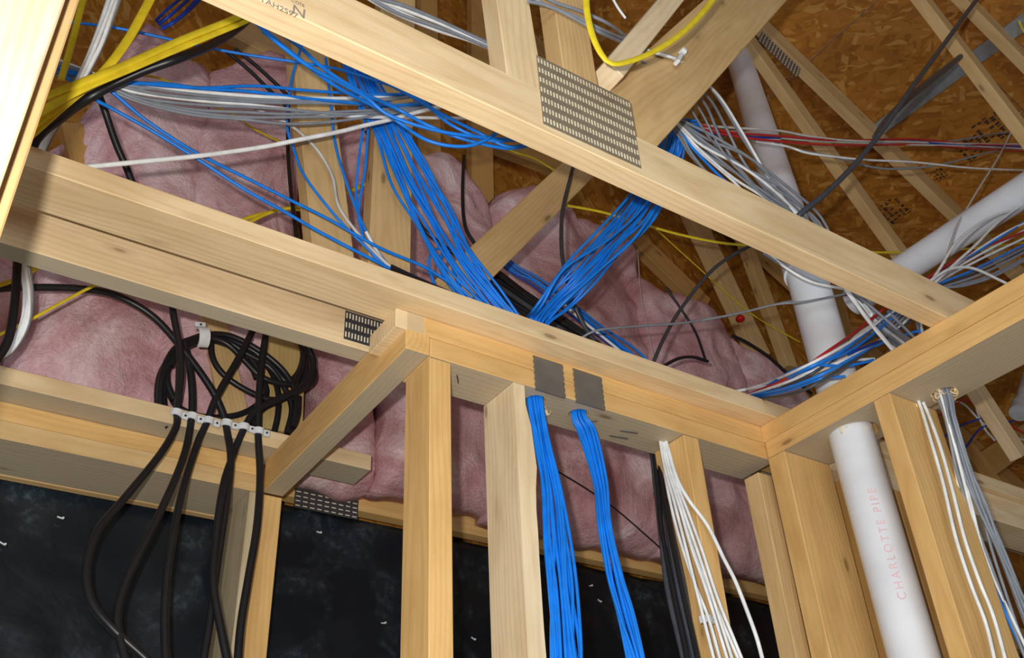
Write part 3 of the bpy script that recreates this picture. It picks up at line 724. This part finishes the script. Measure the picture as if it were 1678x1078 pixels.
bundle(['navy'] * 5, .004, [(355, -50, 1.75, 16), (320, -5, 1.75, 18), (285, 28, 1.75, 18), (262, 44, 1.78, 14)], 'dark blue cable end high above the peaked pink batt', 'dark blue cables at the top', 6)
# white upright bundle at the left
bundle(['white', 'white', 'grey', 'white', 'white', 'grey', 'white'], .0036, [(200, -45, 1.16, 14), (186, 5, 1.17, 13), (162, 70, 1.18, 13), (135, 125, 1.2, 10), (108, 175, 1.26, 9), (74, 236, 1.42, 9), (45, 330, 1.47, 8), (42, 430, 1.50, 10), (46, 480, 1.53, 11), (40, 530, 1.55, 11), (15, 575, 1.56, 8), (-30, 600, 1.56, 8)],
       {'white': 'white cable of the upright bundle beside the corner post', 'grey': 'grey cable of the upright bundle beside the corner post'}, {'white': 'upright white bundle', 'grey': 'upright white bundle, grey strands'}, 8, wander=.1)
# yellow cables
FL = (.0078, .003)
cable('yellow', 0, [(440, 2), (385, 30), (300, 64), (200, 108), (130, 136), (70, 160)], [1.08, 1.1], 'upper flat yellow cable of the pair running up to the near truss chord', flat=FL)
cable('yellow', 0, [(450, 12), (390, 39), (300, 76), (210, 114), (130, 148), (55, 190)], [1.085, 1.1], 'lower flat yellow cable of the pair running up to the near truss chord', flat=FL)
cable('yellow', 0, [(265, -40), (235, 20), (205, 72), (165, 122), (105, 172), (45, 225)], [1.12, 1.13], 'flat yellow cable climbing steeply over the white bundle', flat=FL)
cable('yellow', 0, [(150, -40), (135, 5), (122, 55), (110, 98), (100, 130)], 1.18, 'flat yellow cable running up beside the corner post', flat=(.0055, .0025))
cable('yellow', 0, [(140, 142), (95, 175), (55, 205), (40, 225)], 1.12, 'short flat yellow cable end next to the corner post', flat=FL)
cable('yellow', .003, [(160, 140), (193, 130), (238, 124), (281, 136), (330, 165), (383, 188), (409, 207), (462, 234), (500, 250)], [1.26, 1.5, 1.7], 'yellow cable drooping across the pink batt behind the level run', flat=(.0045, .0025))
cable('yellow', 0, [(380, 368), (405, 357), (435, 349), (470, 342), (510, 342), (560, 320), (605, 298)], 1.62, 'yellow cable low behind the left upright web', flat=(.005, .0025))
cable('yellow', 0, [(385, 378), (420, 358), (455, 344), (500, 338)], 1.60, 'second yellow cable low behind the left upright web', flat=(.005, .0025))
cable('yellow', 0, [(790, 222), (840, 248), (880, 262), (940, 300)], 1.62, 'yellow cable in the dark gap above the diagonal web', flat=(.0042, .0022))
cable('yellow', 0, [(920, 335), (985, 347), (1050, 366), (1105, 382), (1165, 395), (1225, 402), (1330, 405), (1430, 413), (1500, 413), (1560, 410), (1640, 402), (1720, 392)], [1.4, 1.25, 1.2], 'long yellow cable passing level behind the near truss chord', flat=(.0045, .0024))
cable('yellow', 0, [(1050, 362), (1075, 376), (1115, 412), (1155, 448), (1185, 475), (1240, 520), (1310, 560)], [1.6, 1.8], 'yellow cable branching down across the gable boards', flat=(.0038, .002))
cable('yellow', 0, [(962, -50), (961, 10), (970, 55), (985, 88), (1002, 104), (1030, 101), (1070, 85), (1110, 60), (1150, 22), (1190, -30)], [.66, .65, .64], 'yellow cable hanging in a loop in front of the near truss webs', flat=(.0052, .0026))
cable('yellow', 0, [(-30, 478), (0, 467), (20, 460), (60, 440), (90, 425)], 1.62, 'yellow cable at the left edge below the beam', flat=(.005, .0025))
cable('yellow', 0, [(-30, 565), (0, 548), (30, 534), (55, 521), (100, 496), (150, 470), (190, 455)], 1.64, 'yellow cable slanting across the batt in the recess', flat=(.0035, .002))
cable('yellow', 0, [(1660, -40), (1665, 10), (1672, 40), (1690, 70)], .75, 'yellow cable curving out at the top right corner', flat=(.005, .0025))
# black cables, upper left
cable('black', .0078, [(430, 5), (395, 42), (350, 72), (300, 93), (240, 114), (190, 136), (140, 164), (100, 193), (60, 228), (30, 290)], [1.2, 1.12, 1.2, 1.4], 'thick glossy black cable slanting under the yellow pair')
cable('black', .0072, [(160, 150), (172, 182), (190, 235), (215, 295), (245, 390), (278, 480), (284, 515), (294, 570), (296, 620), (290, 665)], [1.42, 1.5, 1.6, 1.755], 'black cable dropping over the pink batt into the recess')
cable('black', .005, [(385, 80), (420, 108), (455, 140), (490, 175)], 1.74, 'black cable crossing the level-topped batt, upper of two')
cable('black', .005, [(370, 84), (405, 112), (440, 146), (480, 185)], 1.75, 'black cable crossing the level-topped batt, lower of two')
cable('black', .007, [(30, 400), (28, 440), (24, 500), (14, 555), (-5, 590)], 1.45, 'upright black cable at the left edge in front of the white bundle')
cable('black', .005, [(760, 255), (758, 320), (762, 370), (778, 400)], 1.72, 'thin black cable hanging over the batt right of the upright webs')
cable('black', .0045, [(476, 120), (472, 250), (486, 390), (495, 420)], 1.5, 'thin black cable, run on down the dark gap beside the left upright web')  # lower stretch is a dark line drawn in for the gap
cable('black', .005, [(600, 215), (650, 300), (690, 370), (730, 405), (780, 440)], 1.6, 'black cable slanting behind the main blue bundle')
cable('dark', .0048, [(944, 255), (935, 290), (922, 345), (920, 400), (925, 440), (938, 490), (955, 530), (975, 560)], [1.30, 1.28, 1.32], 'charcoal cable hanging across the diagonal web')
cable('dark', .0045, [(1290, 380), (1225, 405), (1170, 440), (1120, 500), (1090, 550), (1070, 595)], [1.2, 1.3, 1.28], 'charcoal cable arching down from the near truss chord to the wall plate')
cable('black', .004, [(1090, 470), (1115, 505), (1140, 545), (1156, 590)], 1.76, 'thin black cable on the batt, right of the charcoal one')
cable('black', .0045, [(1160, 592), (1135, 585), (1110, 588), (1080, 604)], 1.5, 'black cable curving up from behind the wall plate')
cable('black', .006, [(1200, 550), (1225, 562), (1260, 585), (1290, 612), (1330, 645)], 1.74, 'short black cable sticking out of the sloping batt by the pipe')
cable('dark', .0062, [(1640, -50), (1600, 0), (1545, 75), (1490, 150), (1445, 215), (1400, 270), (1355, 315), (1312, 350), (1290, 375)], [.62, .80, .95], 'dark cable running from the top edge down to the grey bundle')
cable('dark', .009, [(1575, 92), (1530, 128), (1490, 160), (1455, 195), (1435, 225)], .84, 'second thicker dark cable joining at the crossing under the rafters')
# hanging black cables with clips, coil
HANG = [
 ([(290, 660), (288, 700), (262, 745), (205, 815), (160, 870), (142, 930), (150, 985), (185, 1030), (240, 1080), (290, 1130)], 'first hanging black cable from the outer end, bowing widest'),
 ([(302, 560), (312, 610), (315, 660), (310, 710), (295, 765), (255, 855), (208, 950), (192, 1010), (200, 1060), (215, 1110)], 'second hanging black cable from the outer end'),
 ([(415, 540), (392, 585), (355, 650), (338, 694), (322, 730), (300, 800), (283, 880), (272, 960), (270, 1040), (274, 1110)], 'third hanging black cable, dropping nearly straight'),
 ([(-40, 486), (0, 473), (60, 471), (130, 473), (190, 484), (250, 518), (300, 573), (345, 635), (366, 680), (373, 712), (378, 755), (370, 830), (355, 930), (345, 1010), (330, 1100)], 'fourth hanging black cable, coming level from the far left and crossing behind the fifth'),
 ([(497, 556), (513, 592), (500, 630), (458, 653), (420, 672), (400, 702), (382, 745), (365, 800), (352, 900), (350, 960), (362, 1030), (376, 1100)], 'fifth hanging black cable, crossing in front of the fourth'),
 ([(436, 545), (428, 600), (424, 660), (423, 712), (426, 780), (421, 860), (408, 940), (395, 1020), (388, 1100)], 'last hanging black cable, beside the orange recess stud')]
CK = [0, 2, 3, 8, 5, 3]
for i, (p_, l_) in enumerate(HANG):
    k = CK[i]; Ys = []
    for j in range(len(p_)):
        if j < k: Ys.append(1.7655 - .004 * (k - j))
        elif j in (k, k + 1): Ys.append(1.7655)
        else: Ys.append(max(1.69, 1.7650 - .012 * (j - k - 1)) - (.018 if i in (4, 1) and j > k + 1 else 0))
    if i == 0: p_ = [(294, 600), (293, 640)] + p_[:1] + [(290, 676)] + p_[1:]; Ys = [1.75, 1.76, 1.7655, 1.7655] + Ys[1:]
    cable('black', .0076, p_, Ys, l_, seg=10, sub=8)
def ring_pts(cx, cy, rx, ry, rot, a0, a1, n, Y):
    return [(cx + rx * math.cos(a) * math.cos(rot) - ry * math.sin(a) * math.sin(rot), cy + rx * math.cos(a) * math.sin(rot) + ry * math.sin(a) * math.cos(rot)) for a in [a0 + (a1 - a0) * k / (n - 1) for k in range(n)]]
COIL = [
 [(272, 690), (262, 655), (268, 605), (290, 568), (325, 553), (365, 548), (400, 560), (440, 585), (470, 615), (485, 650), (480, 700)],
 [(285, 655), (274, 625), (278, 590), (298, 566), (330, 552), (372, 556), (415, 575), (450, 605), (470, 625), (490, 608), (496, 575), (482, 545)],
 [(345, 545), (348, 585), (368, 615), (405, 640), (445, 655), (470, 648), (505, 632), (516, 615), (508, 585), (495, 560), (480, 545)],
 [(300, 560), (340, 548), (380, 552), (420, 580), (445, 610), (456, 645), (455, 680), (448, 712)],
 [(275, 640), (290, 665), (320, 680), (355, 684), (395, 678), (425, 660), (437, 640), (420, 600), (400, 575), (385, 555)],
 [(280, 600), (300, 572), (335, 554), (370, 562), (400, 590), (425, 615), (450, 626), (478, 628), (494, 605), (498, 570)],
 [(275, 690), (268, 660), (270, 625), (282, 590), (300, 570), (330, 556), (375, 566), (410, 600), (420, 620)],
 [(405, 705), (430, 670), (460, 655), (485, 640), (500, 610), (497, 580), (490, 555)],
 [(490, 650), (488, 680), (478, 705), (465, 720)],
 [(268, 700), (258, 660), (262, 615), (284, 580), (312, 560), (350, 552), (395, 566), (425, 590)],
 [(276, 700), (264, 668), (264, 630), (276, 598), (304, 566), (345, 556)],
 [(282, 700), (268, 675), (266, 640), (272, 605), (296, 575), (330, 560), (368, 558), (402, 578), (440, 600), (462, 628), (478, 668), (470, 710)]]
for i, p_ in enumerate(COIL):
    cable('black', .0068, p_, 1.795 + .009 * (i % 5) - (.012 if i in (2, 7) else 0), 'black cable loop of the coil hanging in the recess', 'black coil loops', seg=10, sub=8)
def clip(px, Y, d, r, label, w_=.014, name='cable_clip', face=Vector((0, -1, 0))):
    c = at(*px, Y); t = Vector(d).normalized(); s = t.cross(face).normalized()
    e = empty(name, c, label, 'cable clip', 'white clips on the recess backing board' if name == 'cable_clip' else None)
    bm = bmesh.new(); n = 16; R = []
    for k in range(n + 1):
        a = math.pi * k / n; o_ = s * math.cos(a) + face * math.sin(a)
        R.append([bm.verts.new(c + o_ * rr + t * h) for rr, h in ((r, -w_ / 2), (r + .003, -w_ / 2), (r + .003, w_ / 2), (r, w_ / 2))])
    for a, b_ in zip(R, R[1:]):
        for k in range(4): bm.faces.new((a[k], a[(k + 1) % 4], b_[(k + 1) % 4], b_[k]))
    for e_ in (R[0], R[-1]): bm.faces.new(e_)
    bmesh.ops.recalc_face_normals(bm, faces=bm.faces); link('strap', bm, CLIP, e, None, smooth=False)
    f = c - s * (r + .008) + face * .002
    link('nail_tab', boxbm(.014, w_, .006, .001), CLIP, e, frame(f, s, t))
    rod('nail_head', f + face * .0028, f + face * .0048, .0025, ZINC, parent=e)
    return e
ords = ['first', 'second', 'third', 'fourth', 'fifth', 'last']
for (px, i) in zip(((289, 678), (314, 684), (341, 691), (371, 695), (399, 701), (423, 708)), range(6)):
    clip(px, 1.7655, (-.12 + .03 * i, 0, -1), .0092, 'white cable clip on the recess backing board, %s from the outer end' % ords[i], name='cable_clip')
clip((330, 553), 1.70, (1, 0, .25), .020, 'larger white strap holding the top of the black coil', w_=.022, name='coil_strap')
# cables below the plate: black and white
bundle(['dark', 'black', 'dark', 'black', 'dark', 'dark'], .0052, [(V((1.205, 1.26, H + .03)), .014), (V((1.205, 1.30, H - .01)), .016), (1069, 722, 1.305, 12), (1082, 800, 1.28, 14), (1092, 870, 1.25, 17), (1108, 960, 1.22, 20), (1128, 1060, 1.2, 20), (1140, 1120, 1.18, 20)],
       {'dark': 'charcoal cable of the dark bundle dropping left of the white cables', 'black': 'black cable of the dark bundle dropping left of the white cables'}, {'dark': 'dark bundle below the plate', 'black': 'dark bundle below the plate, black strands'}, 11, wander=.08)
WP = [[(1082, 725), (1090, 770), (1104, 820), (1122, 890), (1142, 970), (1170, 1080)], [(1085, 727), (1096, 775), (1112, 825), (1134, 900), (1160, 975), (1192, 1080)],
      [(1088, 728), (1100, 775), (1118, 830), (1142, 900), (1165, 970), (1200, 1080)], [(1090, 730), (1104, 780), (1124, 830), (1150, 900), (1176, 980), (1216, 1080)],
      [(1084, 726), (1092, 790), (1110, 870), (1136, 950), (1160, 1010), (1180, 1080)], [(1087, 728), (1098, 785), (1116, 840), (1146, 930), (1180, 1010), (1210, 1080)]]
WO = ['leftmost', 'third', 'fourth', 'rightmost', 'second', 'fifth']
for w_, p_ in zip(WO, WP): cable('white', .0030, [(1.243, 1.262, H + .01)] + p_, [1.265, 1.24, 1.20, 1.17, 1.15], w_ + ' white cable from the left where the bundle spreads over the clipped stud', 'white cables below the plate')
cable('white', .0036, [(1.243, 1.262, H + .01), (1094, 732), (1108, 780), (1128, 818), (1160, 862), (1186, 915), (1204, 950), (1222, 995), (1240, 1045), (1252, 1090)], [1.26, 1.2, 1.15, 1.13], 'printed white cable swinging away from the white bundle')
clip((1155, 1016), 1.185, (.1, 0, -1), .010, 'small white cable clip on the stud behind the white bundle', w_=.012, name='stud_clip')
# grey wire across, thin ones
cable('grey', .0027, [(950, 556), (962, 548), (985, 540), (1050, 534), (1120, 529), (1200, 516), (1260, 501), (1310, 491), (1350, 489), (1392, 483), (1420, 492)], [1.28, 1.2, .95], 'thin grey cable sagging across in front of the pink batts and the pipe')
cable('grey', .0023, [(1150, 525), (1220, 511), (1270, 499), (1320, 494), (1388, 481)], [1.1, .95], 'second thin grey cable twisted with the sagging one by the pipe')
cable('white', .003, [(1240, 400), (1290, 440), (1330, 462), (1375, 472), (1400, 480), (1440, 530), (1470, 575)], [.95, .92, 1.0], 'white cable looping under the near truss chord in front of the pipe')
cable('grey', .0026, [(1250, 415), (1300, 445), (1345, 465), (1390, 478), (1430, 510), (1500, 575)], [.95, .92, 1.0], 'grey cable looping under the near truss chord in front of the pipe')
# grey bundle over the right plate and down through it
bundle(['grey', 'white', 'grey', 'grey', 'blue', 'grey', 'grey', 'white', 'grey', 'grey', 'grey', 'white', 'grey'], .003, [(1040, 150, .86, 16), (1108, 200, .90, 14), (1150, 240, .91, 30), (1210, 283, .92, 42), (1265, 322, .93, 40), (1330, 372, .95, 26), (1372, 440, .97, 14), (1398, 478, .98, 10), (1440, 530, .96, 14), (V((1.575, .87, H + .05)), .016), (V((1.578, .835, H - .01)), .013), (V((1.578, .835, B - .005)), .013), (1559, 690, .84, 12), (1578, 760, .86, 18), (1600, 830, .88, 26), (1632, 920, .90, 32), (1690, 1060, .92, 34), (1720, 1130, .92, 34)],
       {'grey': 'grey cable of the run that drops through the plumbing wall plate', 'white': 'white cable of the run that drops through the plumbing wall plate', 'blue': 'blue cable inside the grey run over the plumbing wall'},
       {'grey': 'grey run through the plumbing wall', 'white': 'white strands of the grey run', 'blue': 'blue strand of the grey run'}, 12, wander=.1)
for i, p_ in enumerate(([(1507, 662), (1525, 720), (1545, 790), (1566, 880), (1592, 960), (1615, 1020), (1632, 1090)], [(1514, 662), (1540, 730), (1560, 800), (1580, 880), (1604, 950), (1628, 1010), (1650, 1090)])):
    cable('white', .0032, [(1.572, .893, H)] + p_, [.893, .86, .86, .86], ('outer', 'inner')[i] + ' of two white cables hanging in front of the knotty wide stud')
for p_, k_ in (([(1108, 97), (1140, 120), (1180, 160), (1215, 215), (1262, 295), (1300, 345), (1335, 385)], 'white'), ([(1106, 99), (1130, 130), (1165, 165), (1190, 210), (1225, 275), (1290, 350)], 'grey'), ([(1104, 101), (1128, 135), (1158, 175), (1180, 225), (1215, 280), (1280, 345)], 'grey'), ([(1110, 97), (1145, 125), (1180, 165), (1225, 240), (1270, 300), (1320, 360)], 'grey')):
    cable(k_, .0030, [(1020, 60), (1060, 82)] + p_, [.765, .765, .85, .92, .95], '%s cable fanning down from the white clip on the wide diagonal' % k_, '%s cables from the clip' % k_)
for p_ in ([(1048, 98), (1090, 125), (1125, 150), (1150, 185), (1185, 250), (1240, 310)], [(1064, 82), (1100, 120), (1120, 155), (1145, 200), (1175, 240), (1215, 270)]):
    cable('grey', .0022, p_, [.765, .85, .93], 'thin grey wire crossing the wide diagonal board', 'thin grey wires on the diagonal')
e = empty('diagonal_clip', at(1112, 97, .76), 'white clip pinning grey cables to the wide diagonal board', 'cable clip')
dd = (at(1120, 84, .76) - at(1106, 110, .76)).normalized()
link('strap', boxbm(.034, .014, .008, .002), CLIP, e, frame(at(1112, 97, .757), dd, (0, 1, 0)))
link('nail_tab', boxbm(.010, .014, .012, .002), CLIP, e, frame(at(1119, 85, .757), dd, (0, 1, 0)))
for i, p_ in enumerate(([(860, -20), (885, 4), (940, 26), (985, 48), (1022, 64)], [(868, -24), (900, 0), (950, 18), (995, 38), (1026, 60)], [(865, 2), (905, 12), (955, 38), (985, 54), (1020, 70)])):
    cable('grey', .0030, p_, [.725, .725, .725, .727, .766], 'grey wire crossing the near truss webs behind the yellow loop', 'grey wires over the near webs')
cable('white', .0025, [(1000, -10), (1012, 12), (1025, 30)], .8, 'short white wire between the near truss webs')
bundle(['white', 'grey', 'white', 'grey', 'white', 'grey'], .0034, [(560, -40, .92, 9), (610, -4, .93, 10), (660, 18, .94, 14), (720, 42, .95, 12), (780, 66, .96, 9), (850, 98, .96, 8)],
       {'white': 'white cable crossing above the near truss chord', 'grey': 'grey cable crossing above the near truss chord'}, {'white': 'white cables above the chord', 'grey': 'grey cables above the chord'}, 13, wander=.3)
# red white blue run, level at the right
RY = [1.0, 1.0, 1.0]
for k_, p_, l_ in (('red', [(1120, 196), (1160, 208), (1200, 217), (1290, 224), (1380, 230), (1500, 228), (1590, 236), (1720, 242)], 'upper red cable of the level red and white run'),
                   ('red', [(1120, 202), (1160, 214), (1210, 224), (1290, 233), (1380, 238), (1500, 237), (1600, 244), (1720, 250)], 'lower red cable of the level red and white run'),
                   ('cream', [(1110, 198), (1160, 206), (1210, 210), (1275, 214), (1330, 224), (1400, 231), (1500, 233), (1600, 236), (1720, 236)], 'white cable on top of the level red run'),
                   ('cream', [(1110, 204), (1170, 213), (1240, 220), (1300, 228), (1380, 233), (1450, 236), (1520, 238), (1600, 240), (1720, 246)], 'white cable twisted along the level red run'),
                   ('navy', [(1110, 206), (1170, 219), (1240, 225), (1300, 226), (1380, 231), (1440, 234), (1500, 232), (1600, 240), (1720, 240)], 'blue cable twisted along the level red run'),
                   ('white', [(1240, 232), (1290, 240), (1320, 250), (1360, 256), (1420, 262), (1500, 266), (1600, 276), (1720, 280)], 'white cable sagging just below the level red run'),
                   ('grey', [(1270, 234), (1310, 246), (1370, 258), (1420, 272), (1470, 277), (1540, 270), (1620, 250), (1720, 228)], 'grey cable dipping under the white one and rising to the right edge'),
                   ('grey', [(1440, 236), (1520, 236), (1580, 228), (1640, 218), (1720, 210)], 'grey cable rising off the level red run to the right edge')):
    cable(k_, .0030, p_, [1.02, .98, .95], l_)
cable('cream', .003, [(1700, 130), (1678, 172), (1640, 250), (1600, 315), (1568, 372), (1548, 430)], .95, 'white cable slanting down through the level run at the right')
# bundle going up right from the plate corner
RB = [
 ('white', [(1200, 643), (1250, 630), (1320, 600), (1400, 556), (1450, 520), (1500, 485), (1535, 458), (1580, 425), (1640, 385), (1700, 355)], 'lowest white cable of the run climbing to the right edge'),
 ('red', [(1230, 645), (1300, 615), (1350, 580), (1400, 545), (1450, 505), (1500, 470), (1560, 430), (1620, 402), (1700, 372)], 'red cable of the run climbing to the right edge'),
 ('white', [(1225, 648), (1300, 622), (1360, 590), (1410, 545), (1460, 515), (1530, 462), (1600, 420), (1700, 366)], 'white cable just under the red one in the climbing run'),
 ('white', [(1205, 640), (1280, 628), (1360, 600), (1430, 565), (1480, 530), (1535, 466), (1600, 428), (1700, 380)], 'white cable on the outside of the climbing run'),
 ('blue', [(1230, 648), (1290, 635), (1350, 612), (1400, 585), (1450, 560), (1495, 545), (1512, 541)], 'blue cable of the climbing run ending behind the upper plate'),
 ('blue', [(1240, 645), (1290, 612), (1330, 598), (1380, 600), (1415, 594), (1431, 590)], 'blue cable bowing level over the white pipe'),
 ('blue', [(1230, 652), (1290, 640), (1340, 622), (1370, 618), (1384, 617)], 'lowest blue cable crossing the white pipe'),
 ('white', [(1260, 632), (1320, 612), (1380, 592), (1415, 589), (1432, 588)], 'white cable bowing level over the white pipe'),
 ('blue', [(1250, 640), (1320, 605), (1380, 575), (1450, 520), (1520, 462), (1580, 425), (1640, 388), (1700, 350)], 'upper blue cable of the climbing run'),
 ('blue', [(1250, 645), (1330, 602), (1400, 570), (1470, 515), (1530, 470), (1600, 440), (1700, 390)], 'lower blue cable of the climbing run'),
 ('navy', [(1390, 580), (1440, 560), (1480, 548), (1508, 543)], 'dark blue cable half hidden behind the upper plate'),
 ('dark', [(1240, 652), (1320, 618), (1380, 580), (1440, 548), (1500, 500), (1560, 465), (1700, 400)], 'charcoal cable inside the climbing run'),
 ('dark', [(1240, 655), (1300, 645), (1350, 622), (1400, 590), (1450, 556), (1500, 520), (1545, 480)], 'charcoal cable along the bottom of the climbing run'),
 ('grey', [(1440, 540), (1500, 492), (1540, 472), (1610, 448), (1700, 402)], 'grey cable low in the climbing run'),
 ('grey', [(1450, 540), (1510, 488), (1560, 470), (1620, 452), (1700, 412)], 'lower grey cable of the climbing run'),
 ('grey', [(1430, 545), (1500, 488), (1550, 462), (1620, 436), (1700, 396)], 'grey cable between blue ones in the climbing run'),
 ('grey', [(1460, 540), (1530, 478), (1580, 468), (1630, 452), (1700, 415)], 'last grey cable drooping off the climbing run')]
for i, (k_, p_, l_) in enumerate(RB):
    T_ = [(1180, 1.29), (1250, 1.17), (1310, .985), (1350, .95), (1450, .93), (1530, .905), (1720, .82)]
    Ys = []
    for q in p_:
        for (xa, ya), (xb, yb) in zip(T_, T_[1:]):
            if q[0] <= xb: Ys.append(ya + (yb - ya) * (q[0] - xa) / (xb - xa) + .006 * (i % 4)); break
    cable(k_, .0032, p_, Ys, l_)
cable('white', .0033, [(1500, 480), (1532, 455), (1560, 440), (1595, 440), (1640, 460), (1680, 480)], .80, 'white cable arching off the climbing run onto the plate')
cable('white', .0033, [(1520, 470), (1540, 440), (1565, 400), (1600, 370), (1640, 350), (1700, 335)], .82, 'white cable arching up and away from the climbing run')
cable('white', .0033, [(1530, 465), (1565, 432), (1600, 400), (1640, 360), (1700, 320)], .81, 'second white cable arching up and away from the climbing run')
for p_, k_, l_ in (([(1370, 455), (1400, 495), (1430, 535), (1466, 578)], 'white', 'white cable crossing steeply over the climbing run, outer'), ([(1385, 470), (1420, 520), (1445, 550), (1478, 590)], 'white', 'white cable crossing steeply over the climbing run, inner'),
                   ([(1380, 465), (1430, 505), (1470, 540), (1500, 568)], 'grey', 'grey cable crossing over the climbing run'), ([(1455, 510), (1475, 530), (1500, 555)], 'grey', 'short grey wire crossing over the climbing run'),
                   ([(1500, 520), (1506, 545), (1512, 560)], 'grey', 'short grey wire next to the chord end'), ([(1507, 522), (1512, 550)], 'white', 'short white wire next to the chord end')):
    cable(k_, .0032, p_, [.93, .90], l_)
# beyond the plumbing wall
for k_, p_, l_ in (('navy', [(1480, 770), (1530, 735), (1560, 705), (1600, 688), (1640, 680)], 'upper blue cable in the gap above the far wall'), ('navy', [(1500, 790), (1550, 750), (1580, 735), (1610, 700), (1660, 690)], 'lower blue cable in the gap above the far wall'),
                   ('red', [(1540, 680), (1580, 655), (1600, 665), (1660, 700), (1700, 720)], 'red cable in the gap above the far wall'), ('cream', [(1540, 670), (1575, 660), (1620, 700), (1690, 725)], 'off-white cable in the gap above the far wall'),
                   ('cream', [(1600, 670), (1612, 700), (1630, 722)], 'short off-white wire beside the pale slanted board'), ('navy', [(1530, 720), (1545, 745), (1570, 760)], 'blue cable end in the dark behind the grey cables')):
    cable(k_, .004, p_, 1.5, l_)

# thin wires on the batts
for p_, l_ in (([(505, 745), (560, 760), (640, 690)], ''),):
    pass
cable('black', .002, [(910, 770), (960, 800), (1010, 835), (1060, 878), (1090, 905)], 1.79, 'thin dark wire on the batt behind the blue bundles')
cable('black', .002, [(1180, 945), (1215, 948), (1245, 940), (1275, 925)], 1.99, 'thin dark wire lying on the gable chord')
cable('cream', .0015, [(1045, 410), (1050, 480), (1062, 540), (1072, 590)], 1.78, 'pale thread hanging on the batt')

# wood shavings round the bored holes
rs = random.Random(3)
def shavings(c, n, spread, label):
    e = empty('shaving_cluster', c, label, 'wood shavings')
    bm = bmesh.new()
    for k in range(n):
        a = rs.uniform(0, 6.3); p = Vector(c) + Vector((math.cos(a) * spread * rs.uniform(.3, 1), math.sin(a) * spread * rs.uniform(.3, 1), 0)); R_ = rs.uniform(.003, .008); ph = rs.uniform(0, 6)
        prev = None; ax_ = Vector((rs.uniform(-1, 1), rs.uniform(-1, 1), rs.uniform(-.3, .3))).normalized(); u = ax_.orthogonal().normalized(); v = ax_.cross(u)
        for s in range(9):
            t = ph + s * .55; q = p + u * math.cos(t) * R_ + v * math.sin(t) * R_ - Vector((0, 0, R_)); wv = ax_ * .0011
            cur = (bm.verts.new(q - wv), bm.verts.new(q + wv))
            if prev: bm.faces.new((prev[0], prev[1], cur[1], cur[0]))
            prev = cur
    o = link('shavings', bm, SHAV, e); o['kind'] = 'stuff'
    md = o.modifiers.new('s', 'SOLIDIFY'); md.thickness = .0005
shavings((1.573, .90, B), 26, .020, 'curly pale shavings round the hole of the two white cables')
shavings((1.578, .835, B), 18, .026, 'curly pale shavings round the hole of the grey cables')
shavings((.945, 1.255, B), 10, .010, 'torn pale splinters between the two blue bundle holes')
shavings((1.55, 1.03, B), 30, .048, 'curly shavings round the pipe hole in the plate')

# stamps: grade marks on the near chord, panel prints on the deck
def text_on(body, size, mw, mat, parent, name='grade_stamp'):
    cu = bpy.data.curves.new('txt', 'FONT'); cu.body = body; cu.size = size; cu.extrude = .0002; cu.align_x = 'CENTER'
    to = bpy.data.objects.new('txt', cu); C.objects.link(to)
    dg = bpy.context.evaluated_depsgraph_get(); me = bpy.data.meshes.new_from_object(to.evaluated_get(dg)); bpy.data.objects.remove(to)
    bm = bmesh.new(); bm.from_mesh(me); return link(name, bm, mat, parent, mw)
t1c = [o for o in T1.children if o.name.startswith('bottom_chord')][0]
text_on('cois', .011, frame(at(488, 7, .7295), (1, 0, -.0), (0, 0, 1)), INK, t1c)
text_on('STAH2S97', .012, frame(at(453, 14, .7295), (1, 0, -.02), (0, 0, 1)), INK, t1c)
text_on('N', .024, frame(at(489, 26, .7295), (1, 0, -.0), (0, 0, 1)), INK, t1c)
def deck_print(px, s, rows, parent):
    d = ray(*px); t = (RZ0 - CAMZ) / (d.z + RS * d.x); p = d * t; p.z += CAMZ; p -= nu * .0008
    bm = bmesh.new(); rp_ = random.Random(px[0])
    for i in range(rows):
        for j in range(rows * 2):
            if rp_.random() < .3: continue
            cx = (j / (rows * 2) - .5) * s + rp_.uniform(-.002, .002); cy = (i / rows - .5) * s
            bmesh.ops.create_cube(bm, size=1, matrix=Matrix.Translation((cx, cy, 0)) @ Matrix.Diagonal((s / rows / 2 * rp_.uniform(.4, 1), s / rows * rp_.uniform(.4, .8), .0005, 1)))
    o = link('panel_print', bm, BINK, parent, frame(p, du, (0, 1, 0))); o['kind'] = 'stuff'
deck_print((1462, 348), .10, 5, ceil); deck_print((1538, 288), .05, 4, ceil); deck_print((1625, 215), .11, 5, ceil); deck_print((1590, 245), .09, 5, ceil)

# tidy bookkeeping
for o in list(bpy.data.objects):
    if '_mw' in o: del o['_mw']
